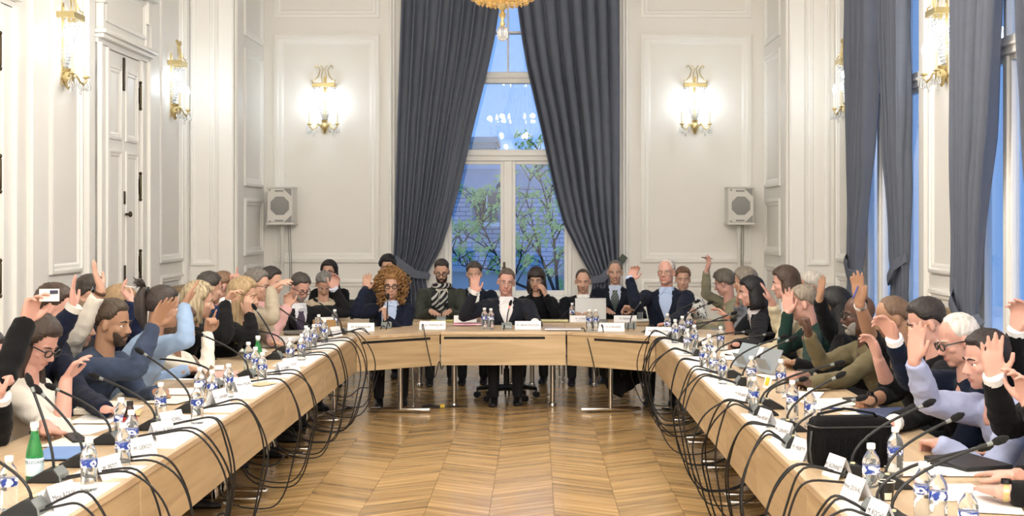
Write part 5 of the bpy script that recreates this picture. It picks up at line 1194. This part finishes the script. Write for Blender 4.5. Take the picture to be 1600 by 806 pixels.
    q = M(); q.bx(-.165,.165,.0,.23,0,.016); q.build('keyboard_base', al, r, 20, .004); q = M(); q.box((0,-.03,.125), (.335,.010,.235), rotx(.25)); q.build('lid', al, r, 20, .004)
    # tablets on stands, right row
    for x, y, lab, cc in ((1290-130,585-8,'grey tablet in a folding stand beside the bottle cluster','#8F989F'),(1195,586,'grey tablet tilted on its case behind a yellow note','#8B9094'),(322,600,'beige tablet cover standing among door-side bottles','#A58E74'),(400,560,'brown notebook leaning on the door-side row','#6E5F4C')):
        p = PZ(x, y); p.z = TZ+.008; r = empty('tablet_stand', p, (-1 if x > 800 else 1)*PI/2+.35, lab, 'tablet'); q = M(); q.box((0,.03,.085), (.24,.008,.175), rotx(-.45)); q.build('tablet', mat('tab'+cc, cc, .4), r, 20, .003); q = M(); q.box((0,-.01,.05), (.14,.004,.12), rotx(.5)); q.build('stand', mat('tabs'+cc, cc, .5), r, 20)
    r = empty('sticky_note', PZ(1197,606), -1.2, 'yellow sticky note standing on a small white card', 'note'); q = M(); q.box((0,.012,.035), (.075,.003,.075), rotx(-.3)); q.build('card', PAPER, r, 0); q = M(); q.box((0,.008,.04), (.04,.002,.05), rotx(-.3)); q.build('yellow_square', mat('sticky', '#F2C23E', .6), r, 0)
    # binders held upright on the street-window row
    p = PZ(1170,556); r = empty('ring_binder', p, -1.25, 'large open white binder tilted before the street-window row', 'binder'); r.location.z = TZ+.01; q = M(); q.box((0,.02,.02), (.42,.30,.012), rotx(.12)); q.build('pages', PAPER, r, 20, .003); q = M(); q.box((0,.02,.006), (.45,.32,.008), rotx(.12)); q.build('cover', BLACKP, r, 20, .003)
    r = empty('document_tray', PZ(495,529), .5, 'small brown wooden box of files before the beige-coated man', 'box'); r.location.y = 12.55; r.location.x = -1.95
    for z in (0,): q = M(); q.bx(-.09,.09,-.06,.06,0,.012); q.build('bottom', mat('kraft', '#A98556', .6), r, 20); 
    for s in (-1, 1): q = M(); q.bx(-.09,.09,s*.055-.004,s*.055+.004,.012,.11); q.build('side', mat('kraft', '#A98556', .6), r, 20)
    q = M(); q.bx(-.075,.075,-.04,.04,.012,.13); q.build('papers', PAPER, r, 20)
    # floor: cable bundle with yellow plug
    q = M(); c = PZ(680,637,0); q.tube([V((-.12,0,.012)),V((-.05,.01,.02)),V((.03,-.01,.014)),V((.10,.0,.012))], [.008,.016,.013,.006], 8, rnd=True); q.tube([V((.1,0,.012)),V((.18,.02,.01)),V((.3,.05,.008))], .004, 6); r = empty('power_strip', c, 0, 'black cable bundle with yellow plug lying on the parquet', 'cable'); q.build('cable_bundle', CABLE, r, 60); q = M(); q.box((.07,-.02,.02), (.045,.03,.028)); q.build('yellow_plug', mat('plug_yellow', '#E8C23A', .5), r, 20, .004)
    # glasses of water behind the head table
    for x, lab in ((745,'clear drinking glass behind the two head-table bottles'),(1000,'short drinking glass on the second row by the papers')):
        p = P(x, 500, 14.42); p.z = ZT2; r = empty('drinking_glass', p, 0, lab, 'glass'); q = M(); q.lathe([(.001,0),(.028,0),(.033,.10),(.031,.10),(.026,.006),(.001,.006)], (0,0,0), 16); q.build('glass_wall', PET, r, 60)

def coat():
    r = empty('hanging_coat', (.86, 13.02, 0), -.3, 'black coat hanging from the chair under the corner table, hem on the floor', 'coat'); q = M(); rows = []
    for i in range(15):
        k = i/14; row = []
        for j in range(25):
            s = j/24; hem = .06+.26*abs(s-.28)**.8; z = .66+(hem-.66)*k
            row.append(V(((s-.5)*(.55-.12*k)+.02*math.sin(7*k+s*4), .05*math.sin(s*19+k*2)*(.3+.7*k)+.03*k, z)))
        rows.append(row)
    q.add([p for w in rows for p in w], [(i*25+j, i*25+j+1, (i+1)*25+j+1, (i+1)*25+j) for i in range(14) for j in range(24)])
    o = q.build('coat_cloth', mat('coat_black', '#141416', .9, bump=.2, bs=150), r, 180); m = o.modifiers.new('t', 'SOLIDIFY'); m.thickness = .012
    q = M(); q.tube([V((-.27,.02,.66)), V((-.1,.0,.685)), V((.1,.0,.685)), V((.27,.02,.66))], .022, 8, rnd=True); q.build('collar', mat('coat_black', '#141416', .9), r, 60)
# ------------------------------------------------------------------ the people
W = '#E6E4E2'; BK = '#0F0F11'; NV = '#151A2B'
def badge(i):
    c = P(77, 461, i['d']-.1); q = M(); q.box((0,0,0), (.085,.002,.055), rotz(.25)); r = empty('voting_card', c, 0, 'white printed card held up by the black sleeved hand at the picture edge', 'card'); q.build('card', PAPER, r, 0); q = M(); q.box((.022,-.003,.014), (.035,.001,.016), rotz(.25)); q.build('printed_patch', mat('print_navy', '#2C3048', .5), r, 0)
def pen(px, py, dd, px2, py2, lab, colr='#2B2B30'):
    def f(i):
        a, b = P(px, py, i['d']+dd), P(px2, py2, i['d']+dd); q = M(); q.tube([V((0,0,0)), (b-a)*.85, b-a], [.0048,.0048,.001], 8); tag(q.build('pen', mat('pen'+colr, colr, .4), None, 60, 0, a), lab, 'pen')
    return f
def lanyard(i):
    t = i['tpt']; q = M(); q.tube([t(.97, PI/2-.9, .012), t(.9, PI/2-.55, .014), t(.75, PI/2-.3, .014), t(.6, PI/2-.12, .014), t(.5, PI/2, .014)], [(.003,.009)]*5, 6, flat=i['f']); i['put'](q, 'lanyard', mat('lanyard_orange', '#C98A3C', .6), 60, 'orange lanyard')
E_ = 'up'
# --- door-side row, nearest first
person('person in a black jacket at the picture edge, raising a hand with a white card', (-22,562), -2.5, face=90, pitch=5, hair=('short','#2A2320'), col=BK, R=(E_,(40,502,-.1),(66,432,-.1),'half',(1,-.5,0)), Lf=(E_,(2,622,-.25),(4,588,-.25),'fist'), cuff=(W,'L'), extra=badge, skin='pink')
person('woman with long dark hair and a cream blouse, bending over papers, forearm bare', (60,535), -2.45, face=72, body=88, pitch=28, sex='f', hair=('long','#2E221B'), top='blouse', col='#D9D4CB', R=(E_,(103,592,-.1),(128,552,-.1),'relax',(1,0,-.3)), Lf=('tab',(72,672),(112,655),'half'), sleeve=(.25,.6), skin='pink', glasses=('#1A1718','k'))
person('person with smooth brown hair in a navy jacket, arm straight up beside the door', (85,482), -2.66, face=98, body=90, pitch=15, sex='f', hair=('short','#33251D'), col='#141A2E', R=(E_,(114,482,-.45),(113,424,-.45),'open',(1,.2,0)), Lf=('tab',(165,640),(196,630),'half'), cuff=('#C9C5BE','R'), skin='pink')
person('woman with long brown hair, white puffed sleeve raised high above the suited man', (120,508), -2.75, face=92, sex='f', hair=('long','#5A4634'), top='blouse', col='#E3DED3', R=(E_,(158,452,-.45),(138,396,-.45),'open',(1,.1,.3)), watch=[('R',('b','#5B4636'))], sleeve=(.86,1))
person('man with a dark faded haircut, seated behind the front row by the double door', (143,460), -3.0, face=118, body=100, hair=('fade','#2A231E'), col='#2C2B2E', pants='#222226')
person('bearded man in a blue-grey suit stretching his open hand across the row', (177,505), -2.42, face=78, body=82, pitch=6, hair=('short','#3A2E22'), beard=('#3B2E24',.0045), col='#3B465C', R=(E_,(240,508,-.15),(268,456,-.15),'open',(1,-.6,.2)), Lf=('tab',(246,612),(272,606),'fist'), skin='tan', browsc=1.3)
person('person with ash-blond hair behind the bearded suited man, navy sleeve raised holding a pen', (189,478), -2.8, face=95, sex='f', hair=('bob','#80694C'), col='#1C2440', R=(E_,(206,472,-.4),(178,434,-.4),'half',(1,0,.3)), Lf=(E_,(208,482,-.1),(236,473,-.1),'open',(0,0,-1)), watch=[('R',('b','#3A2A2E'))], skin='pink', extra=pen(196,447,-.44,216,450,'white pen in the raised hand with navy sleeve','#D8D6D2'))
person('person with a spiky dark ponytail in a pale blue sweater, raising one arm', (256,480), -2.3, face=112, body=95, pitch=5, sex='f', hair=('pony','#2E2622'), top='sweater', col='#93ABCB', R=(E_,(287,477,-.12),(306,441,-.12),'open',(1,.2,0)), Lf=('tab',(296,577),(318,572),'half'), skin='olive')
person('woman in a cream blouse, face half hidden behind the pale blue sleeve, finger raised', (282,508), -2.4, face=82, pitch=12, sex='f', hair=('bob','#4A3A2E'), top='blouse', col='#DDD7CB', R=(E_,(324,520,-.05),(331,483,-.05),'point',(1,-.6,0)), skin='tan')
person('woman with a streaked blond bob in black, white cuff and gold bracelet raised', (311,470), -2.42, face=108, body=95, sex='f', hair=('bob','#6E5C46','#C0B08F'), col='#0F0F11', R=(E_,(352,473,-.1),(374,443,-.1),'half',(1,-.3,0)), cuff=(W,'R'), watch=[('R',('b','#C2B07A'))])
person('man with dark grey hair behind the streaked blond bob, facing away', (328,451), -2.66, face=125, body=100, hair=('short','#34302C'), col='#3A3D45')
person('man with thin ginger-grey hair in navy, index finger pointing up', (350,447), -2.72, face=112, body=95, hair=('receding','#6E5540'), col='#22335A', R=(E_,(364,448,-.1),(366,411,-.1),'point',(1,-.5,0)), Lf=('tab',(384,530),(404,525),'half'), skin='pink')
person('woman with long wavy blond hair in black, hand held near her chin', (381,462), -2.2, face=88, pitch=8, sex='f', hair=('long','#8A7152','#B39B76'), top='blouse', col='#0F0F11', R=(E_,(390,492,-.18),(387,468,-.18),'half',(.3,.9,0)))
person('grey-haired man with glasses in a tan jacket, arm stretched forward', (402,446), -2.25, face=82, hair=('short','#5A5550'), glasses=('#3A3632','t'), col='#A89C89', R=(E_,(424,452,-.15),(449,435,-.15),'relax',(.4,.3,-1)))
person('person in a pink jacket with dark hair, palm raised beside the bearded man', (424,441), -2.26, hs=1.0, face=72, body=75, sex='f', hair=('short','#241E1C'), col='#C9A09C', R=(E_,(449,479,-.2),(450,444,-.2),'half',(.6,-.8,0)), Lf=('tab',(425,534),(452,537),'half'), watch=[('R',('b','#8A7350'))])
person('bearded man with dark glasses and purple tie, looking down in a dark suit', (469,449), d=12.85, face=42, body=35, pitch=26, hair=('short','#3B3733'), beard=('#8A847D',.005), glasses=('#3A2A26','k'), col='#1B1B1E', shirt='#D9DAE0', tie='#4A3F55', Lf=(E_,(522,452,.15),(526,424,.15),'half',(.2,-1,0)), cuff=('#C9D3E6','L'), lean=.18, skin='pink')
person('grey-haired man in a beige coat, head bowed over his notes', (506,444), d=14.75, face=15, pitch=38, hair=('short','#6B6966'), top='coat', col='#BCAC95', R=('tab0',), Lf=('tab0',), lean=.12)
person('dark-haired woman with glasses in a black coat, sitting behind the bowed grey man', (514,425), d=15.75, face=-5, pitch=-2, sex='f', hair=('long','#1F1A1A'), glasses=('#2A2A2E','t'), top='coat', col='#0F0F11', lean=.08)
# --- head table and the row behind it
person('woman with big curly light-brown hair and dark glasses, navy blazer, palm raised', (611,446), d=13.35, face=6, pitch=3, sex='f', hair=('curls','#8F6A42'), glasses=('#15120F','k'), col='#141A2C', shirt='#B7C8E6', R=(E_,(571,453,-.08),(575,424,-.08),'open',(0,-1,0),(-.1,-.3,-1)), Lf=(E_,(603,498,-.3),(601,482,-.3),'grip',(-.8,.4,0)), lean=.1, cuff=(NV,'R'), brow='#4A3626')
person('person with black wavy hair, mostly hidden behind the curly-haired woman', (606,417), d=15.7, face=0, hair=('curlyshort','#181517'), col='#1E2230', lean=.06)
person('bearded man with glasses and a patterned scarf over a grey-green coat', (690,424), d=15.0, face=2, pitch=16, hair=('fade','#2B2420'), beard=('#2A211C',.0045), glasses=('#2A2626','k'), top='coat', col='#3A3D37', shirt='#D9D2C4', scarf=True, R=('tab0',), Lf=('tab0',), lean=.08, wid=1.12)
person('man in a navy suit whose face is hidden by a raised palm', (741,428), d=15.1, face=0, hair=('short','#3F3833'), col='#151A28', shirt=W, lean=.08)
person('man in the dark blazer and open white shirt, middle of the head table, palm raised', (791,440), d=13.4, face=3, body=0, pitch=6, roll=-7, hair=('crop','#4B3F37'), glasses=('#8A8580','t'), col='#1F212A', shirt='#E6E5E8', R=(E_,(741,457,-.25),(744,414,-.25),'open',(0,-1,0)), Lf=('tab',(836,504),(808,503),'half'), cuff=(W,'RL'), lean=.1, wid=1.1, skin='pink')
person('woman with dark fringe and glasses, hand at her neck, behind the head table', (838,437), d=15.15, face=-8, pitch=10, sex='f', hair=('fringebob','#261D1C'), glasses=('#B9B2AA','t'), top='blouse', col='#0F1014', Lf=(E_,(853,462,-.2),(846,444,-.2),'half',(-.8,.5,0)), lean=.08)
person('young man in a black suit and black tie behind the open laptop', (911,439), d=15.05, face=-3, pitch=10, hair=('receding','#3A2F2A'), col='#0F1118', shirt='#EDEBE8', tie='#14151B', R=('tab0',), Lf=('tab0',), lean=.06, wid=1.05)
person('grey-cropped man with a striped tie holding white paper behind the head table', (961,425), d=15.3, face=-4, pitch=8, hair=('receding','#58524D'), col='#141925', shirt='#C0CCE2', tie='s1', R=('tab0',), Lf=(E_,(990,482,-.35),(972,481,-.35),'hold',(0,-.6,-.6)), lean=.06, wid=1.05)
person('tall white-haired man with glasses in a navy blazer, fist raised beside the corner', (1041,425), d=13.4, face=-22, body=-14, pitch=-3, hair=('receding','#ABA69F'), glasses=('#8E7F66','t'), col='#141A2A', shirt='#A9BBDC', R=(E_,(984,436,-.05),(1000,406,-.05),'half',(-.2,-1,0),(.35,-.3,-1)), Lf=('tab',(1044,506),(1015,508),'half'), cuff=('#B9C8E4','R'), lean=.1, wid=1.08, skin='pink')
person('short-haired brown-haired woman in a black and white patterned top', (1067,436), d=15.2, face=-4, pitch=6, sex='f', hair=('short','#5F4636'), top='blouse', col='#202024', topmat=two_tone('patterned_cloth', '#0F0F11', '#DAD8D2', 26, .34, 'voronoi'), R=('tab0',), Lf=('tab0',), lean=.06)
# --- street-window row, farthest first
person('curly grey-haired man in an olive sweater, arm raised high with a pen', (1131,442), d=14.35, face=-112, body=-85, pitch=18, hair=('curlyshort','#565046'), top='sweater', col='#8B8771', R=(E_,(1104,424,-.1),(1112,394,-.1),'relax',(-1,-.3,0)), skin='pink', extra=pen(1096,402,-.1,1114,404,'dark pen between the fingers of the olive-sleeved raised hand'))
person('person with greying bob, face behind a raised tanned hand, near the corner', (1163,440), 2.0, face=-105, sex='f', hair=('bob','#6F665C'), top='sweater', col='#7C7F86', R=(E_,(1152,476,-.25),(1158,438,-.25),'open',(-1,0,0)), skin='olive')
person('woman with straight black hair, dark jacket and pale scarf, hands folded forward', (1173,456), 1.92, face=-88, pitch=8, sex='f', hair=('bob','#131114'), col='#121318', shirt='#C9C3C4', R=(E_,(1136,494,-.1),(1112,474,-.1),'relax',(0,0,-1)), Lf=('tab',(1150,538),(1128,535),'half'), sleeve=(.35,1), watch=[('R',('b','#7A5030'))], skin='pink')
person('woman with a full brunette bob in a beige cardigan, open hand raised', (1226,442), 2.05, face=-98, sex='f', hair=('bob','#3A2B22'), top='cardigan', col='#CDC1A4', shirt=W, R=(E_,(1206,470,-.2),(1186,432,-.2),'open',(-1,.2,.2)), sleeve=(.85,1), skin='pink')
person('white-haired man behind the dark green sweater, only his crown showing', (1266,449), 2.3, face=-100, hair=('short','#A49D94'), col='#3D3F45')
person('person with mottled grey-blond short hair in a dark green sweater, palm raised', (1254,474), 2.0, face=-96, hair=('short','#766B5D'), top='sweater', col='#19302A', R=(E_,(1231,488,-.05),(1231,446,-.05),'open',(-.5,-1,0)), Lf=('tab',(1238,588),(1214,584),'relax'), sleeve=(1,.3), skin='pink')
person('woman with voluminous black hair in a black jacket, hand raised beside the window pier', (1303,480), 2.1, face=-100, sex='f', hair=('long','#0E0D0F'), col='#0E0E10', R=(E_,(1280,468,-.25),(1287,430,-.25),'open',(-1,-.3,0)), Lf=('tab',(1240,566),(1210,562),'half'), skin='tan')
person('bald man with glasses and grey beard in an olive cardigan, fist raised', (1341,492), 2.05, face=-86, pitch=2, hair=None, brow='#2A2422', skin='brown', beard=('#8E8A86',.004), glasses=('#1B1A1A','k'), top='cardigan', col='#6B6249', R=(E_,(1263,522,-.1),(1257,486,-.1),'fist',(-1,-.3,0)), Lf=('tab',(1262,598),(1236,592),'half'))
person('balding man with glasses in black, bare forearm raised and pen in hand', (1393,498), 2.08, face=-88, pitch=12, hair=('receding','#5A4636'), glasses=('#A8854A','t'), top='sweater', col='#101012', R=(E_,(1343,474,-.3),(1339,428,-.3),'open',(-.8,-.6,0)), Lf=('tab',(1358,626),(1322,622),'fist'), sleeve=(.12,.6), watch=[('L',('w','#1B1B1D')),('R',('b','#C8C8CC'))], skin='tan', extra=pen(1333,466,-.34,1341,446,'blue pen held in the raised bare hand','#3A4A9A'))
person('dark-haired man with glasses in black with an orange lanyard, fist on the table', (1447,505), 2.12, face=-92, pitch=18, hair=('short','#1F1917'), glasses=('#A07B4A','t'), col='#0F1013', R=(E_,(1372,560,-.1),(1362,530,-.1),'half',(-1,-.3,0)), Lf=('tab',(1398,660),(1366,650),'fist'), sleeve=(.4,1), cuff=(W,'L'), skin='pink', extra=lanyard)
person('elderly man with cropped white hair and black glasses, navy jacket, white cuff raised', (1497,531), 2.08, face=-84, pitch=16, hair=('receding','#B5B0AA'), glasses=('#1A1A1C','k'), col='#101A2E', R=(E_,(1398,532,-.1),(1371,482,-.1),'half',(-.9,-.5,0)), cuff=('#F2F2F4','R'), skin='pink')
person('woman with dark short hair in a lavender linen jacket, one arm raised', (1540,563), 2.02, face=-82, pitch=8, sex='f', hair=('short','#1F1716'), col='#A4ACCC', R=(E_,(1428,562,-.1),(1438,482,-.1),'open',(-.7,-.7,0)), Lf=('tab',(1462,692),(1424,684),'half'), skin='pink', sleeve=(.96,1))
person('person in black at the picture edge, white-cuffed raised hand beside the blue glass', (1668,535), d=6.25, face=-90, hair=('short','#3A302A'), col=BK, R=(E_,(1588,520,-.05),(1598,450,-.05),'half',(-.8,-.5,0)), cuff=(W,'R'), skin='pink')
person('person in black whose broad open hand covers the lavender-jacketed woman', (1655,548), d=5.6, face=-90, hair=('short','#2C2420'), col=BK, R=(E_,(1553,592,-.1),(1547,508,-.1),'open',(0,-1,0)), Lf=(E_,(1606,630,-.3),(1592,575,-.3),'half',(-1,-.3,0)), cuff=(W,'R'), skin='pink')
person('person in black with a gold wristwatch, both hands on the nearest table', (1730,565), d=4.95, face=-90, hair=('short','#2C2420'), col=BK, R=('tab',(1585,742),(1512,735),'flat'), Lf=('tab',(1563,768),(1486,748),'flat'), sleeve=(.92,.88), watch=[('L',('w','#C2B07A'))], skin='pink')
coat(); place_chairs(); bottles(); table_things(); bake_all()
